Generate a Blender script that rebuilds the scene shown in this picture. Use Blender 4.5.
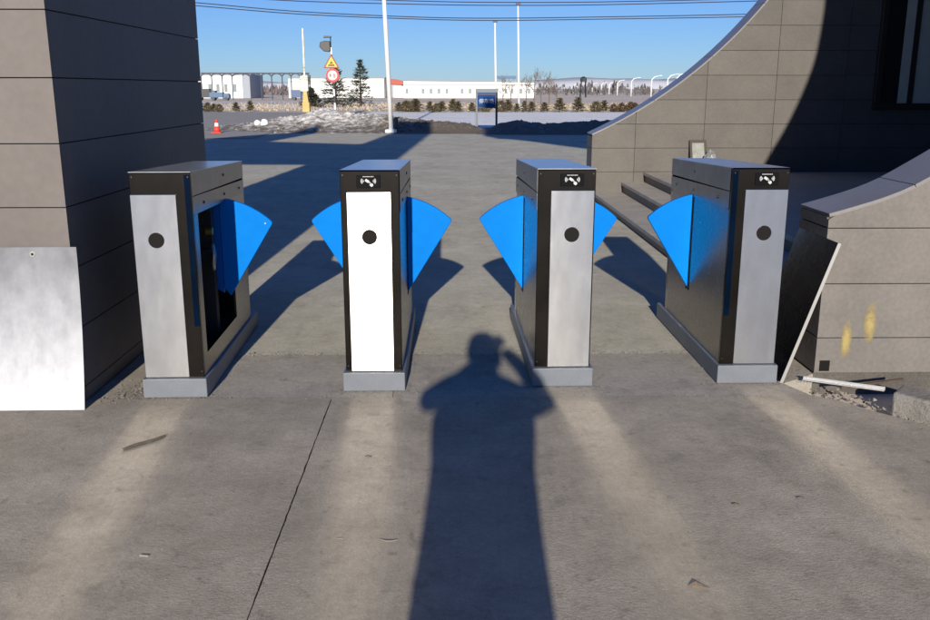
import bpy, bmesh, math, random
from mathutils import Vector, Matrix, noise
R = math.radians
rnd = random.Random(7)
sc = bpy.context.scene
for o in list(bpy.data.objects): bpy.data.objects.remove(o)
C = sc.collection

# ------------------------------------------------------------------ camera, sky, sun, exposure
CAM_H = 1.5
cam = bpy.data.cameras.new('camera'); camo = bpy.data.objects.new('camera', cam); C.objects.link(camo)
cam.sensor_width = 36.0; cam.lens = 34.84; cam.clip_start = 0.05; cam.clip_end = 9000
camo.location = (0, 0, CAM_H)
camo.rotation_mode = 'XYZ'
camo.rotation_euler = (R(90 - 13.86), R(0.0), R(-0.93))
sc.camera = camo
SUN_EL, SUN_AZ = R(16.8), R(2.45)          # light travels towards +Y, a little towards +X
w = bpy.data.worlds.new('World'); sc.world = w; w.use_nodes = True
nt = w.node_tree; bg = nt.nodes['Background']
sky = nt.nodes.new('ShaderNodeTexSky'); sky.sky_type = 'NISHITA'; sky.sun_disc = False
sky.sun_elevation = SUN_EL; sky.sun_rotation = R(180) + SUN_AZ
sky.altitude = 800; sky.air_density = 1.0; sky.dust_density = 0.0; sky.ozone_density = 3.0
tint = nt.nodes.new('ShaderNodeVectorMath'); tint.operation = 'MULTIPLY'; tint.inputs[1].default_value = (.69, .99, 1.66)   # the photograph's cool white balance
nt.links.new(sky.outputs[0], tint.inputs[0]); nt.links.new(tint.outputs[0], bg.inputs[0]); bg.inputs[1].default_value = 0.054
sl = bpy.data.lights.new('sun', 'SUN'); sl.energy = 5.0; sl.angle = R(0.53); sl.color = (1.0, 0.92, 0.79)
so = bpy.data.objects.new('sun', sl); C.objects.link(so)
ld = Vector((math.sin(SUN_AZ)*math.cos(SUN_EL), math.cos(SUN_AZ)*math.cos(SUN_EL), -math.sin(SUN_EL)))
so.rotation_euler = ld.to_track_quat('-Z', 'Y').to_euler(); so.location = (0, -20, 12)
sc.view_settings.view_transform = 'Standard'; sc.view_settings.look = 'None'
sc.view_settings.exposure = 0.2; sc.view_settings.gamma = 1.0; sc.view_settings.use_curve_mapping = False
sc.render.engine = 'CYCLES'
sc.cycles.use_denoising = True
sc.cycles.caustics_reflective = True; sc.cycles.blur_glossy = 0.0; sc.cycles.use_guiding = True; sc.cycles.use_surface_guiding = True; sc.cycles.guiding_training_samples = 64
sc.cycles.max_bounces = 8; sc.cycles.sample_clamp_indirect = 12

# ------------------------------------------------------------------ helpers
class MB:
    def __init__(s): s.v = []; s.f = []; s.m = []
    def add(s, vs, fs, mi=0):
        b = len(s.v); s.v += [tuple(v) for v in vs]; s.f += [tuple(i+b for i in f) for f in fs]; s.m += [mi]*len(fs); return s
    def box(s, x0, x1, y0, y1, z0, z1, mi=0):
        vs = [(x, y, z) for z in (z0, z1) for y in (y0, y1) for x in (x0, x1)]
        return s.add(vs, [(0,2,3,1),(4,5,7,6),(0,1,5,4),(2,6,7,3),(0,4,6,2),(1,3,7,5)], mi)
    def prism(s, pts, y0, y1, mi=0):                # polygon in x,z pushed along y (any winding)
        a = sum(pts[i][0]*pts[(i+1)%len(pts)][1]-pts[(i+1)%len(pts)][0]*pts[i][1] for i in range(len(pts)))
        if a < 0: pts = pts[::-1]
        n = len(pts)
        vs = [(x, y0, z) for x, z in pts] + [(x, y1, z) for x, z in pts]
        fs = [tuple(range(n)), tuple(range(2*n-1, n-1, -1))] + [(i, i+n, (i+1) % n+n, (i+1) % n) for i in range(n)]
        return s.add(vs, fs, mi)
    def prismz(s, pts, z0, z1, mi=0):               # polygon in x,y pushed along z
        a = sum(pts[i][0]*pts[(i+1)%len(pts)][1]-pts[(i+1)%len(pts)][0]*pts[i][1] for i in range(len(pts)))
        if a < 0: pts = pts[::-1]
        n = len(pts)
        vs = [(x, y, z0) for x, y in pts] + [(x, y, z1) for x, y in pts]
        fs = [tuple(range(n-1, -1, -1)), tuple(range(n, 2*n))] + [(i, (i+1) % n, (i+1) % n+n, i+n) for i in range(n)]
        return s.add(vs, fs, mi)
    def tube(s, pts, rad, n=8, mi=0, cap=True):
        pts = [Vector(p) for p in pts]
        rads = rad if isinstance(rad, (list, tuple)) else [rad]*len(pts)
        vs = []; fs = []
        u = None
        for i, p in enumerate(pts):
            t = (pts[min(i+1, len(pts)-1)]-pts[max(i-1, 0)]).normalized()
            if u is None:
                u = t.orthogonal().normalized()
            u = (u - t*u.dot(t))
            u = u.normalized() if u.length > 1e-6 else t.orthogonal().normalized()
            v = t.cross(u)
            for k in range(n):
                a = 2*math.pi*k/n; vs.append(p+(u*math.cos(a)+v*math.sin(a))*rads[i])
        for i in range(len(pts)-1):
            for k in range(n):
                fs.append((i*n+k, i*n+(k+1) % n, (i+1)*n+(k+1) % n, (i+1)*n+k))
        if cap:
            fs.append(tuple(range(n-1, -1, -1))); fs.append(tuple((len(pts)-1)*n+k for k in range(n)))
        return s.add(vs, fs, mi)
    def disc(s, c, r, y0, y1, n=24, mi=0):          # short cylinder along y
        return s.prism([(c[0]+r*math.cos(2*math.pi*k/n), c[1]+r*math.sin(2*math.pi*k/n)) for k in range(n)], y0, y1, mi)
    def build(s, name, mats, parent=None, smooth=False, bevel=0, loc=None, rot=None):
        me = bpy.data.meshes.new(name); me.from_pydata(s.v, [], s.f)
        if not isinstance(mats, (list, tuple)): mats = [mats]
        for m in mats: me.materials.append(m)
        for p, mi in zip(me.polygons, s.m):
            p.material_index = mi; p.use_smooth = smooth
        me.update()
        o = bpy.data.objects.new(name, me); C.objects.link(o)
        if parent is not None: o.parent = parent
        if loc: o.location = loc
        if rot: o.rotation_euler = rot
        if bevel:
            b = o.modifiers.new('bevel', 'BEVEL'); b.width = bevel; b.segments = 2; b.limit_method = 'ANGLE'; b.angle_limit = R(40)
        return o

def tag(o, label, cat, group=None):
    o['label'] = label; o['category'] = cat
    if group: o['group'] = group
    return o
def struct(o): o['kind'] = 'structure'; return o
def thing(name, label, cat, loc=(0,0,0), rz=0, group=None):
    o = bpy.data.objects.new(name, None); C.objects.link(o); o.empty_display_size = .2
    o.location = loc; o.rotation_euler = (0, 0, rz)
    return tag(o, label, cat, group)
def share(name, src, parent, loc, rot=(0,0,0), scl=(1,1,1)):
    o = bpy.data.objects.new(name, src.data); C.objects.link(o); o.parent = parent
    o.location = loc; o.rotation_euler = rot; o.scale = scl
    return o
def copy_tree(o, parent=None):
    c = o.copy(); C.objects.link(c); c.parent = parent
    for ch in list(o.children): copy_tree(ch, c)
    return c

# ------------------------------------------------------------------ materials
def mat(name, col, rough=.6, metal=0., var=.0, scale=6., bump=0., bscale=60., col2=None, spec=.5, aniso=0., fine=0., coord='Object', rand=0.):
    m = bpy.data.materials.new(name); m.use_nodes = True; n = m.node_tree; N = n.nodes; L = n.links
    b = N['Principled BSDF']; b.inputs['Roughness'].default_value = rough; b.inputs['Metallic'].default_value = metal
    b.inputs['Specular IOR Level'].default_value = spec
    b.inputs['Base Color'].default_value = (*col, 1)
    tc = N.new('ShaderNodeTexCoord')
    if var or col2 or fine:
        nz = N.new('ShaderNodeTexNoise'); nz.inputs['Scale'].default_value = scale; nz.inputs['Detail'].default_value = 6; nz.inputs['Roughness'].default_value = .62
        L.new(tc.outputs[coord], nz.inputs['Vector'])
        rp = N.new('ShaderNodeValToRGB'); rp.color_ramp.elements[0].position = .32; rp.color_ramp.elements[1].position = .68
        c2 = col2 or tuple(c*(1-var) for c in col); c1 = col if col2 else tuple(min(1, c*(1+var)) for c in col)
        rp.color_ramp.elements[0].color = (*c2, 1); rp.color_ramp.elements[1].color = (*c1, 1)
        L.new(nz.outputs['Fac'], rp.inputs['Fac'])
        out = rp.outputs['Color']
        if fine:
            n2 = N.new('ShaderNodeTexNoise'); n2.inputs['Scale'].default_value = scale*18; n2.inputs['Detail'].default_value = 3
            L.new(tc.outputs[coord], n2.inputs['Vector'])
            mr = N.new('ShaderNodeMapRange'); mr.inputs[1].default_value = .3; mr.inputs[2].default_value = .7
            mr.inputs[3].default_value = 1-fine; mr.inputs[4].default_value = 1+fine
            L.new(n2.outputs['Fac'], mr.inputs[0])
            mx = N.new('ShaderNodeVectorMath'); mx.operation = 'SCALE'
            L.new(out, mx.inputs[0]); L.new(mr.outputs[0], mx.inputs['Scale']); out = mx.outputs[0]
        L.new(out, b.inputs['Base Color'])
    if rand:
        oi = N.new('ShaderNodeObjectInfo'); mr = N.new('ShaderNodeMapRange'); mr.inputs[3].default_value = 1-rand; mr.inputs[4].default_value = 1+rand
        L.new(oi.outputs['Random'], mr.inputs[0]); vm = N.new('ShaderNodeVectorMath'); vm.operation = 'SCALE'
        L.new(out, vm.inputs[0]); L.new(mr.outputs[0], vm.inputs['Scale']); L.new(vm.outputs[0], b.inputs['Base Color'])
    if bump:
        nb = N.new('ShaderNodeTexNoise'); nb.inputs['Scale'].default_value = bscale; nb.inputs['Detail'].default_value = 4
        L.new(tc.outputs[coord], nb.inputs['Vector'])
        bp = N.new('ShaderNodeBump'); bp.inputs['Strength'].default_value = bump; bp.inputs['Distance'].default_value = .01
        L.new(nb.outputs['Fac'], bp.inputs['Height']); L.new(bp.outputs['Normal'], b.inputs['Normal'])
    return m

def concrete(name, c_lo, c_hi, brush=True, spots=True):
    m = bpy.data.materials.new(name); m.use_nodes = True; n = m.node_tree; N = n.nodes; L = n.links
    b = N['Principled BSDF']; b.inputs['Roughness'].default_value = .82; b.inputs['Specular IOR Level'].default_value = .25
    tc = N.new('ShaderNodeTexCoord')
    def nz(scale, detail=5, rough=.6, mp=None):
        t = N.new('ShaderNodeTexNoise'); t.inputs['Scale'].default_value = scale; t.inputs['Detail'].default_value = detail; t.inputs['Roughness'].default_value = rough
        if mp:
            k = N.new('ShaderNodeMapping'); k.inputs['Scale'].default_value = mp; L.new(tc.outputs['Object'], k.inputs['Vector']); L.new(k.outputs[0], t.inputs['Vector'])
        else: L.new(tc.outputs['Object'], t.inputs['Vector'])
        return t.outputs['Fac']
    def mul(col, fac, lo, hi, a=.3, bb=.7):
        mr = N.new('ShaderNodeMapRange'); mr.inputs[1].default_value = a; mr.inputs[2].default_value = bb
        mr.inputs[3].default_value = lo; mr.inputs[4].default_value = hi; L.new(fac, mr.inputs[0])
        v = N.new('ShaderNodeVectorMath'); v.operation = 'SCALE'; L.new(col, v.inputs[0]); L.new(mr.outputs[0], v.inputs['Scale']); return v.outputs[0]
    rp = N.new('ShaderNodeValToRGB'); e = rp.color_ramp.elements
    e[0].position = .3; e[1].position = .72; e[0].color = (*c_lo, 1); e[1].color = (*c_hi, 1)
    L.new(nz(1.1, 8, .62), rp.inputs['Fac']); col = rp.outputs['Color']
    col = mul(col, nz(5, 6, .65), .88, 1.1)
    col = mul(col, nz(260, 2), .84, 1.16)
    col = mul(col, nz(110, 2, .5), 1.0, 1.22, .60, .68)
    col = mul(col, nz(34, 4, .65), .90, 1.08)
    if brush: col = mul(col, nz(30, 3, .6, (3, .12, 1)), .965, 1.03)
    if spots:
        col = mul(col, nz(7, 4, .6), .80, 1.0, .28, .42)
        col = mul(col, nz(1.7, 7, .72, (1, .55, 1)), .74, 1.0, .30, .46)
    if brush:
        vz = N.new('ShaderNodeTexVoronoi'); vz.feature = 'DISTANCE_TO_EDGE'; vz.inputs['Scale'].default_value = .55
        ds = N.new('ShaderNodeTexNoise'); ds.inputs['Scale'].default_value = 3.5; ds.inputs['Detail'].default_value = 8
        L.new(tc.outputs['Object'], ds.inputs['Vector'])
        av = N.new('ShaderNodeVectorMath'); av.operation = 'MULTIPLY_ADD'; av.inputs[1].default_value = (.35, .35, 0); L.new(ds.outputs['Color'], av.inputs[0]); L.new(tc.outputs['Object'], av.inputs[2])
        L.new(av.outputs[0], vz.inputs['Vector'])
        col = mul(col, vz.outputs['Distance'], .90, 1.0, .0005, .003)
        col = mul(col, nz(.8, 6, .75, (1, 1, 1)), 1.0, 1.12, .55, .7)
        col = mul(col, nz(13, 5, .7, (1, .8, 1)), .70, 1.0, .30, .40)
        col = mul(col, nz(42, 3, .6), .66, 1.0, .27, .34)
    L.new(col, b.inputs['Base Color'])
    bp = N.new('ShaderNodeBump'); bp.inputs['Strength'].default_value = .5; bp.inputs['Distance'].default_value = .004
    ad = N.new('ShaderNodeMath'); L.new(nz(90, 4), ad.inputs[0]); L.new(nz(12, 4, .6), ad.inputs[1])
    L.new(ad.outputs[0], bp.inputs['Height']); L.new(bp.outputs['Normal'], b.inputs['Normal'])
    return m

def brushed(name, col, rough, aniso, tangent=(1,0,0), var=.12, smear=.0, metal=1.):
    """brushed sheet metal; the grain direction is the object's own axis given as tangent"""
    m = bpy.data.materials.new(name); m.use_nodes = True; n = m.node_tree; N = n.nodes; L = n.links
    b = N['Principled BSDF']; b.inputs['Metallic'].default_value = metal; b.inputs['Anisotropic'].default_value = aniso
    tc = N.new('ShaderNodeTexCoord')
    vt = N.new('ShaderNodeVectorTransform'); vt.vector_type = 'VECTOR'; vt.convert_from = 'OBJECT'; vt.convert_to = 'WORLD'
    vt.inputs[0].default_value = tangent
    L.new(vt.outputs[0], b.inputs['Tangent'])
    t = N.new('ShaderNodeTexNoise'); t.inputs['Scale'].default_value = 9; t.inputs['Detail'].default_value = 8; t.inputs['Roughness'].default_value = .7
    mp = N.new('ShaderNodeMapping'); mp.inputs['Scale'].default_value = (1.2, 1, .7) if not smear else (1.6, 1, .5)
    L.new(tc.outputs['Object'], mp.inputs['Vector']); L.new(mp.outputs[0], t.inputs['Vector'])
    rp = N.new('ShaderNodeValToRGB'); rp.color_ramp.elements[0].position = .35; rp.color_ramp.elements[1].position = .68
    rp.color_ramp.elements[0].color = (*[c*(1-var) for c in col], 1); rp.color_ramp.elements[1].color = (*[min(1, c*(1+var)) for c in col], 1)
    L.new(t.outputs['Fac'], rp.inputs['Fac']); L.new(rp.outputs['Color'], b.inputs['Base Color'])
    mr = N.new('ShaderNodeMapRange'); mr.inputs[1].default_value = .3; mr.inputs[2].default_value = .7
    mr.inputs[3].default_value = rough*.94; mr.inputs[4].default_value = rough*1.08
    L.new(t.outputs['Fac'], mr.inputs[0]); L.new(mr.outputs[0], b.inputs['Roughness'])
    return m

M = {}
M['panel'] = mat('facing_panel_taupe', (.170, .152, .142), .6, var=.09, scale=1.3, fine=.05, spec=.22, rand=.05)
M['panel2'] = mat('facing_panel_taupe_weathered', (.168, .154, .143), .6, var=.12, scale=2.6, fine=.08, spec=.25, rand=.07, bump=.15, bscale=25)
M['panel3'] = mat('facing_panel_rear_dimmed', (.120, .111, .103), .6, var=.10, scale=2.1, fine=.06, spec=.25, rand=.06)  # same cladding as the front, its colour darkened to stand in for dimmer light
M['granite0'] = mat('footing_concrete_shade', (.085, .078, .07), .85, var=.25, scale=6, fine=.2)  # dirt and the shade under the wall both put into this dark colour
M['joint'] = mat('joint_black', (.03, .028, .027), .8)
M['concrete'] = concrete('slab_concrete', (.305, .268, .215), (.465, .412, .336))
M['patch'] = concrete('patched_concrete', (.34, .305, .258), (.46, .418, .355))
M['forecourt'] = concrete('forecourt_paving', (.45, .42, .335), (.59, .555, .45), brush=False)
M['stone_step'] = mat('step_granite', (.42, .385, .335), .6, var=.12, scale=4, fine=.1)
M['riser'] = mat('riser_granite_shaded', (.10, .092, .082), .5, var=.15, scale=5, fine=.1)  # granite darkened: the shade on the riser faces is put into the colour
M['dark_steel'] = brushed('black_titanium_steel', (.27, .243, .212), .27, .4, (0,0,1), .07)
M['top_steel'] = brushed('top_cover_steel', (.62, .63, .63), .30, .3, (0,1,0), .12)
M['front_black'] = mat('black_mirror_steel', (.05, .046, .043), .17, 1.0, var=.25, scale=3)
M['lid_steel'] = brushed('black_titanium_steel_lid', (.34, .33, .32), .30, .3, (0,1,0), .14)
M['front_steel'] = brushed('brushed_front_steel', (.78, .765, .735), .25, .958, (0,0,1), .08, smear=1, metal=.94)
M['plate_steel'] = brushed('bare_steel_sheet', (.33, .335, .36), .44, .62, (1,0,0), .13, metal=.8)
M['grey_paint'] = mat('plinth_grey_paint', (.15, .165, .19), .5, var=.1, scale=8, fine=.08)
M['blue'] = mat('flap_blue_acrylic', (.0, .175, .62), .5, var=.06, scale=9, fine=.03, spec=.06)
M['blue_dark'] = mat('flap_hub_blue', (.0, .12, .5), .35)
M['black'] = mat('black_plastic', (.006, .006, .007), .25, spec=.12)
M['hole'] = mat('sensor_black', (.010, .009, .009), .6, spec=.1)
M['interior'] = mat('cabinet_inside', (.02, .02, .02), .7)
M['white_print'] = mat('white_print', (.55, .56, .56), .5)
M['brass'] = mat('brass_part', (.45, .30, .06), .4, .8)
M['zinc'] = mat('zinc_part', (.45, .45, .43), .4, .9)
M['bolt'] = mat('bolt_dark', (.06, .06, .06), .4, .9)
M['film'] = mat('blue_film', (.0004, .005, .017), .3, var=.5, scale=3, spec=.04)

# ------------------------------------------------------------------ ground and far sheets
def sheet(name, pts, z, m, parent=None):
    mb = MB(); mb.add([(x, y, z) for x, y in pts], [tuple(range(len(pts)))]); o = mb.build(name, m, parent); return o
GZ = -.13
M['field'] = mat('winter_field', (.72, .63, .53), .95, col2=(.54, .46, .38), scale=.05, fine=.25, coord='Object')
def gz(y):                                          # beyond the road the land falls gently away
    return -.05 if y < 62 else -.05-1.65*min(1, (y-62)/190.)
def strip_sheet(name, x0, x1, ys, dz, m):
    vs = []; fs = []; n = 24
    for y in ys:
        for i in range(n+1): vs.append((x0+(x1-x0)*i/n, y, gz(y)+dz))
    for j in range(len(ys)-1):
        for i in range(n): a = j*(n+1)+i; fs.append((a, a+1, a+n+2, a+n+1))
    return MB().add(vs, fs).build(name, m)
ground = struct(strip_sheet('ground', -3500, 3500, [-60, 0, 62, 252, 400, 6000], GZ+.05, M['field']))
# forecourt paving: one thick slab of paving behind the transverse joint, concrete slabs in front of it
def slab(name, pts, m, z1=0.0, parent=ground):
    return MB().prismz(pts, -.126, z1).build(name, m, parent)
Y1, Y2 = 4.262, 5.02
XJ = -.595
def ragged(x, s): return [(x+s*(.0012+.0045*max(0, noise.noise(Vector((k*.9, s*7, 0))))+.002*rnd.random()), -5+(Y1+5)*k/240.) for k in range(241)]
slab('concrete_slab', [(-7, -5)]+ragged(XJ, -1)+[(-7, Y1)], M['concrete'])
slab('concrete_slab', [(6, -5), (6, 2.2), (2.62, 3.24), (2.4, 3.55), (2.25, 3.70), (2.17, 3.86), (2.0, 4.05), (1.95, 4.14), (1.82, Y1)]+ragged(XJ, 1)[::-1], M['concrete'], -.0005)
slab('concrete_slab', [(-7, Y1+.003), (XJ+.3, Y1+.003), (XJ+.3, Y2), (-7, Y2)], M['patch'], -.004)
slab('concrete_slab', [(XJ+.303, Y1+.003), (1.815, Y1+.003), (1.74, 4.46), (1.86, 4.54), (1.96, Y2-.4), (1.96, Y2), (XJ+.303, Y2)], M['patch'], -.0035)
fc = struct(slab('forecourt', [(-60, Y2+.006), (60, Y2+.006), (60, 29.6), (6, 30.4), (-2, 31.0), (-7, 31.8), (-14, 36), (-60, 60), ], M['forecourt'], -.007, None))
M['asphalt'] = concrete('road_asphalt', (.33, .305, .275), (.42, .39, .355), brush=False, spots=False)
struct(sheet('access_road', [(-120, 28), (-6, 28), (-6.5, 40), (-5, 58.5), (-120, 63)], .006, M['asphalt']))
M['icy'] = mat('icy_road', (.95, .94, .91), .7, col2=(.82, .80, .76), scale=.35, fine=.2)
struct(sheet('icy_road', [(-5.2, 36), (60, 33), (120, 33), (120, 56), (-5, 58.8)], .012, M['icy']))
M['snowfield'] = mat('thin_snow_on_field', (.88, .83, .79), .8, col2=(.58, .51, .45), scale=.09, fine=.3)
struct(strip_sheet('field', -240, -6, [74, 100, 140, 190], .0, M['snowfield']))
M['straw'] = mat('straw_field', (.78, .67, .50), .95, col2=(.56, .47, .35), scale=.12, fine=.25)
struct(strip_sheet('verge', -200, 200, [57.5, 62, 74], .03, M['straw']))
struct(strip_sheet('meadow', -5.5, 200, [74.2, 100, 128], .03, M['straw']))
M['earth_road'] = mat('pale_earth_road', (.62, .56, .51), .9, var=.12, scale=.1)
struct(strip_sheet('far_road', -300, 300, [129, 152], .04, M['earth_road']))

# distant hills
hm = MB(); vs = []; fs = []; nx = 160
for i in range(nx+1):
    x = -2600 + 5200*i/nx
    h = 14 + 26*max(0, noise.noise(Vector((x*.0016, 3.1, 0)))+.25) + 9*noise.noise(Vector((x*.008, 1.7, 0)))
    if x > 150: h += 24*min(1, (x-150)/500.)
    vs += [(x, 3300, -3), (x, 3300, max(4, h*.55)), (x, 3900, max(5, h*1.05)), (x, 4700, -3)]
for i in range(nx):
    a = i*4
    for k in range(3): fs.append((a+k, a+4+k, a+5+k, a+1+k))
hm.add(vs, fs)
M['hill'] = mat('distant_hill', (.34, .36, .42), .95, var=.12, scale=.006)
struct(hm.build('hills', M['hill'], smooth=True))

# ------------------------------------------------------------------ the left gate portal
portal = thing('gate_portal', 'tall dark-sided portal clad in taupe panels, with pillar at left edge', 'gate portal')
PX, PY0, PY1, PH = -1.80, 4.235, 6.74, 8.3
def pl_left(z): return -3.75+.09*z
G = .0055; CH = .2945; Z0 = .957-3*CH-.0005           # course height; a joint falls on z = .957
core = MB().prism([(pl_left(0)+.02, 0), (PX-.018, 0), (PX-.018, PH), (pl_left(PH)+.02, PH)], PY0+.018, PY1-.001)
core.build('pillar_core', M['joint'], portal)
z = Z0-CH
while z < PH:
    a, b = max(0.004, z+G/2), min(PH+.01, z+CH-G/2)
    if b-a > .02:
        xl = (pl_left(a)+pl_left(b))/2
        MB().prism([(pl_left(a), a), (PX, a), (PX, b), (pl_left(b), b)], PY0, PY0+.02).build('facing_panel', M['panel'], portal)
        MB().box(PX-.02, PX, PY0+.0215, PY1, a, b).build('facing_panel', M['panel'], portal)
        MB().box(xl, xl+.02, PY0+.0215, PY1, a, b).build('facing_panel', M['panel'], portal)
    z += CH
MB().prism([(-6.34, 4.12), (-3.3, 4.06), (-3.19, 5.72), (-6.34, 6.15)], 4.9, 6.3).build('beam', M['panel'], portal)
MB().prism([(-6.9, 0), (-8.6, 0), (-8.45, 6.25), (-7.9, 6.67), (-6.0, 8.05), (-5.77, 8.22), (-6.33, 6.16)], PY0, PY1).build('outer_pillar', M['panel'], portal)
for k in range(20):
    za = .1+k*CH
    if za+CH < 6.1:
        MB().prism([(-6.9+.086*za+.01, za), (-8.58+.024*za, za), (-8.58+.024*(za+CH), za+CH-G), (-6.9+.086*(za+CH)+.01, za+CH-G)], PY0-.015, PY0-.001).build('facing_panel', M['panel2'], portal)

# ------------------------------------------------------------------ the right gatehouse
house = thing('gatehouse', 'taupe panelled gatehouse with big circular cut-outs and dark porch on the right', 'building')
FY, FT = 4.62, .385
BY, BT = 12.4, .45
fc_x, fc_z, fc_r = -.20, 5.115, 4.84
bc_x, bc_z, bc_r = -.571, 6.467, 6.113
def arc_x(z, cx, cz, r):
    d = r*r-(cz-z)**2
    return cx+math.sqrt(d) if d > 0 else -1e9
FXL, BXL = 1.965, 1.93
FCURVE = [(1.965, .86), (2.08, .893), (2.272, .955), (2.468, 1.05), (2.88, 1.32), (3.38, 1.77), (3.78, 2.33), (4.06, 2.85), (4.27, 3.26), (4.45, 3.71), (4.56, 4.09), (4.605, 4.44), (4.625, 4.73), (4.63, 5.02)]
def spline(P, k=6):
    P = [Vector((a, b)) for a, b in P]; out = []
    for i in range(len(P)-1):
        p0, p1, p2, p3 = P[max(0, i-1)], P[i], P[i+1], P[min(len(P)-1, i+2)]
        for j in range(k):
            t = j/k; out.append(.5*((2*p1)+(p2-p0)*t+(2*p0-5*p1+4*p2-p3)*t*t+(3*p1-p0-3*p2+p3)*t*t*t))
    out.append(P[-1]); return out
FPATH = spline(FCURVE)
def left_f(z):
    if z <= .86: return FXL
    if z <= 5.02:
        for a, b in zip(FPATH, FPATH[1:]):
            if a.y <= z <= b.y: return a.x+(b.x-a.x)*(z-a.y)/max(1e-6, b.y-a.y)
        return 4.63
    cur = [(5.02, 4.63), (5.2, 4.45), (5.36, 3.8), (5.56, 2.75), (6.1, 2.0), (6.5, 1.55), (6.85, 1.0), (7.1, .45), (7.5, .02), (9.6, -.02), (12, -.02)]
    for (a, xa), (b, xb) in zip(cur, cur[1:]):
        if a <= z <= b: return xa+(xb-xa)*(z-a)/(b-a)
def left_b(z): return max(BXL, arc_x(z, bc_x, bc_z, bc_r)) if z <= bc_z else 5.5
FXR, FTOP, BXR, BTOP = 7.6, 9.6, 7.6, 5.6
def wall_core(name, left, xr, top, y0, y1, inset):
    zs = [0]+[k*.1 for k in range(1, int(top*10)+1)]
    zs[-1] = top
    L = [(left(z)+inset, z) for z in zs]
    mb = MB()
    for (xa, za), (xb, zb) in zip(L, L[1:]):
        mb.prism([(xa, za), (xr, za), (xr, zb), (xb, zb)], y0, y1)
    bm = bmesh.new(); tmp = mb.build(name, M['joint'], house); bm.from_mesh(tmp.data)
    bmesh.ops.remove_doubles(bm, verts=bm.verts, dist=.0005)
    inner = [f for f in bm.faces if len(f.verts) == 4 and abs(f.normal.z) > .9999 and 0.01 < f.calc_center_median().z < top-.01 and all(len(e.link_faces) > 2 for e in f.edges if abs(e.verts[0].co.y-e.verts[1].co.y) < 1e-4)]
    bmesh.ops.delete(bm, geom=inner, context='FACES_ONLY')
    bm.to_mesh(tmp.data); bm.free()
    return tmp
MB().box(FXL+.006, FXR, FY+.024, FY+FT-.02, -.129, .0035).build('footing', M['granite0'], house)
wall_core('front_wall', left_f, FXR, FTOP, FY+.018, FY+FT-.012, .016)
wall_core('back_wall', left_b, BXR, BTOP, BY+.018, BY+BT-.012, .016)
def panels(left, xr, z_first, ch, top, vx, y0, y1, mts):
    z = z_first
    while z < top:
        a, b = max(.004, z+G/2), min(top, z+ch-G/2)
        if b-a > .03:
            cuts = [x for x in vx if x < xr]
            edges = [None]+cuts+[xr]
            for i in range(len(edges)-1):
                xa, xb = edges[i], edges[i+1]
                k = 7; L = []
                for j in range(k+1):
                    zz = a+(b-a)*j/k; l = left(zz)
                    xx = l if xa is None else max(l, xa+G/2)
                    L.append((xx, zz))
                rr = xb-G/2
                L = [p for p in L if p[0] < rr-.004]
                if len(L) < 2: continue
                if max(abs(p[0]-L[0][0]) for p in L) < 1e-5: L = [L[0], L[-1]]
                MB().prism(L+[(rr, L[-1][1]), (rr, L[0][1])], y0, y1).build('facing_panel', rnd.choice(mts), house)
        z += ch
panels(left_f, FXR, .198-.2965, .2965, 7.0, [2.9, 3.85, 4.8, 5.75, 6.7], FY, FY+.02, [M['panel2']])
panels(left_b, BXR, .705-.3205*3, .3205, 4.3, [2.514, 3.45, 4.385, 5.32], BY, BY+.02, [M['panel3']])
MB().box(.4, FXR, FY+.001, FY+.02, 7.004, 9.59).build('upper_fascia', M['panel2'], house)
# side facing of the low wall end and its edge tiles, laid along the curve
M['ledge'] = mat('ledge_tile', (.225, .21, .205), .33, var=.08, scale=3, fine=.06, spec=.5)
for i, (a, b) in enumerate([(0.004, .195), (.203, .49), (.498, .787), (.795, .848)]):
    MB().box(FXL, FXL+.018, FY+.0215, FY+FT, a, b).build('facing_panel', M['panel2'], house)
for a, b in [(0.004, .38), (.387, .70), (.707, .86)]:
    MB().box(BXL, BXL+.018, BY+.0215, BY+BT, a, b).build('facing_panel', M['panel2'], house)
def edge_tiles(path, length, y0, y1):
    acc = [0]
    for p, q in zip(path, path[1:]): acc.append(acc[-1]+(q-p).length)
    def pos(d):
        for i in range(len(acc)-1):
            if d <= acc[i+1] or i == len(acc)-2:
                t = (d-acc[i])/(acc[i+1]-acc[i]); return path[i].lerp(path[i+1], t)
    def nrm(d):
        t = (pos(min(acc[-1], d+.04))-pos(max(0, d-.04))).normalized(); return Vector((-t.y, t.x))
    d = 0
    while d < acc[-1]-.02:
        e = min(acc[-1], d+length); D = [d+(e-.006-d)*k/6 for k in range(7)]
        A = [pos(x)+nrm(x)*.008 for x in D]; B = [pos(x)-nrm(x)*.010 for x in D]
        MB().prism([tuple(p) for p in A]+[tuple(p) for p in reversed(B)], y0, y1).build('edge_tile', M['ledge'], house)
        d = e
edge_tiles(FPATH, .46, FY-.004, FY+FT+.004)
ab = math.asin((BXL-bc_x)/bc_r)
edge_tiles([Vector((bc_x+bc_r*math.sin(ab+(R(70)-ab)*k/60), bc_z-bc_r*math.cos(ab+(R(70)-ab)*k/60))) for k in range(61)], .94, BY-.004, BY+BT+.004)
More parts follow.
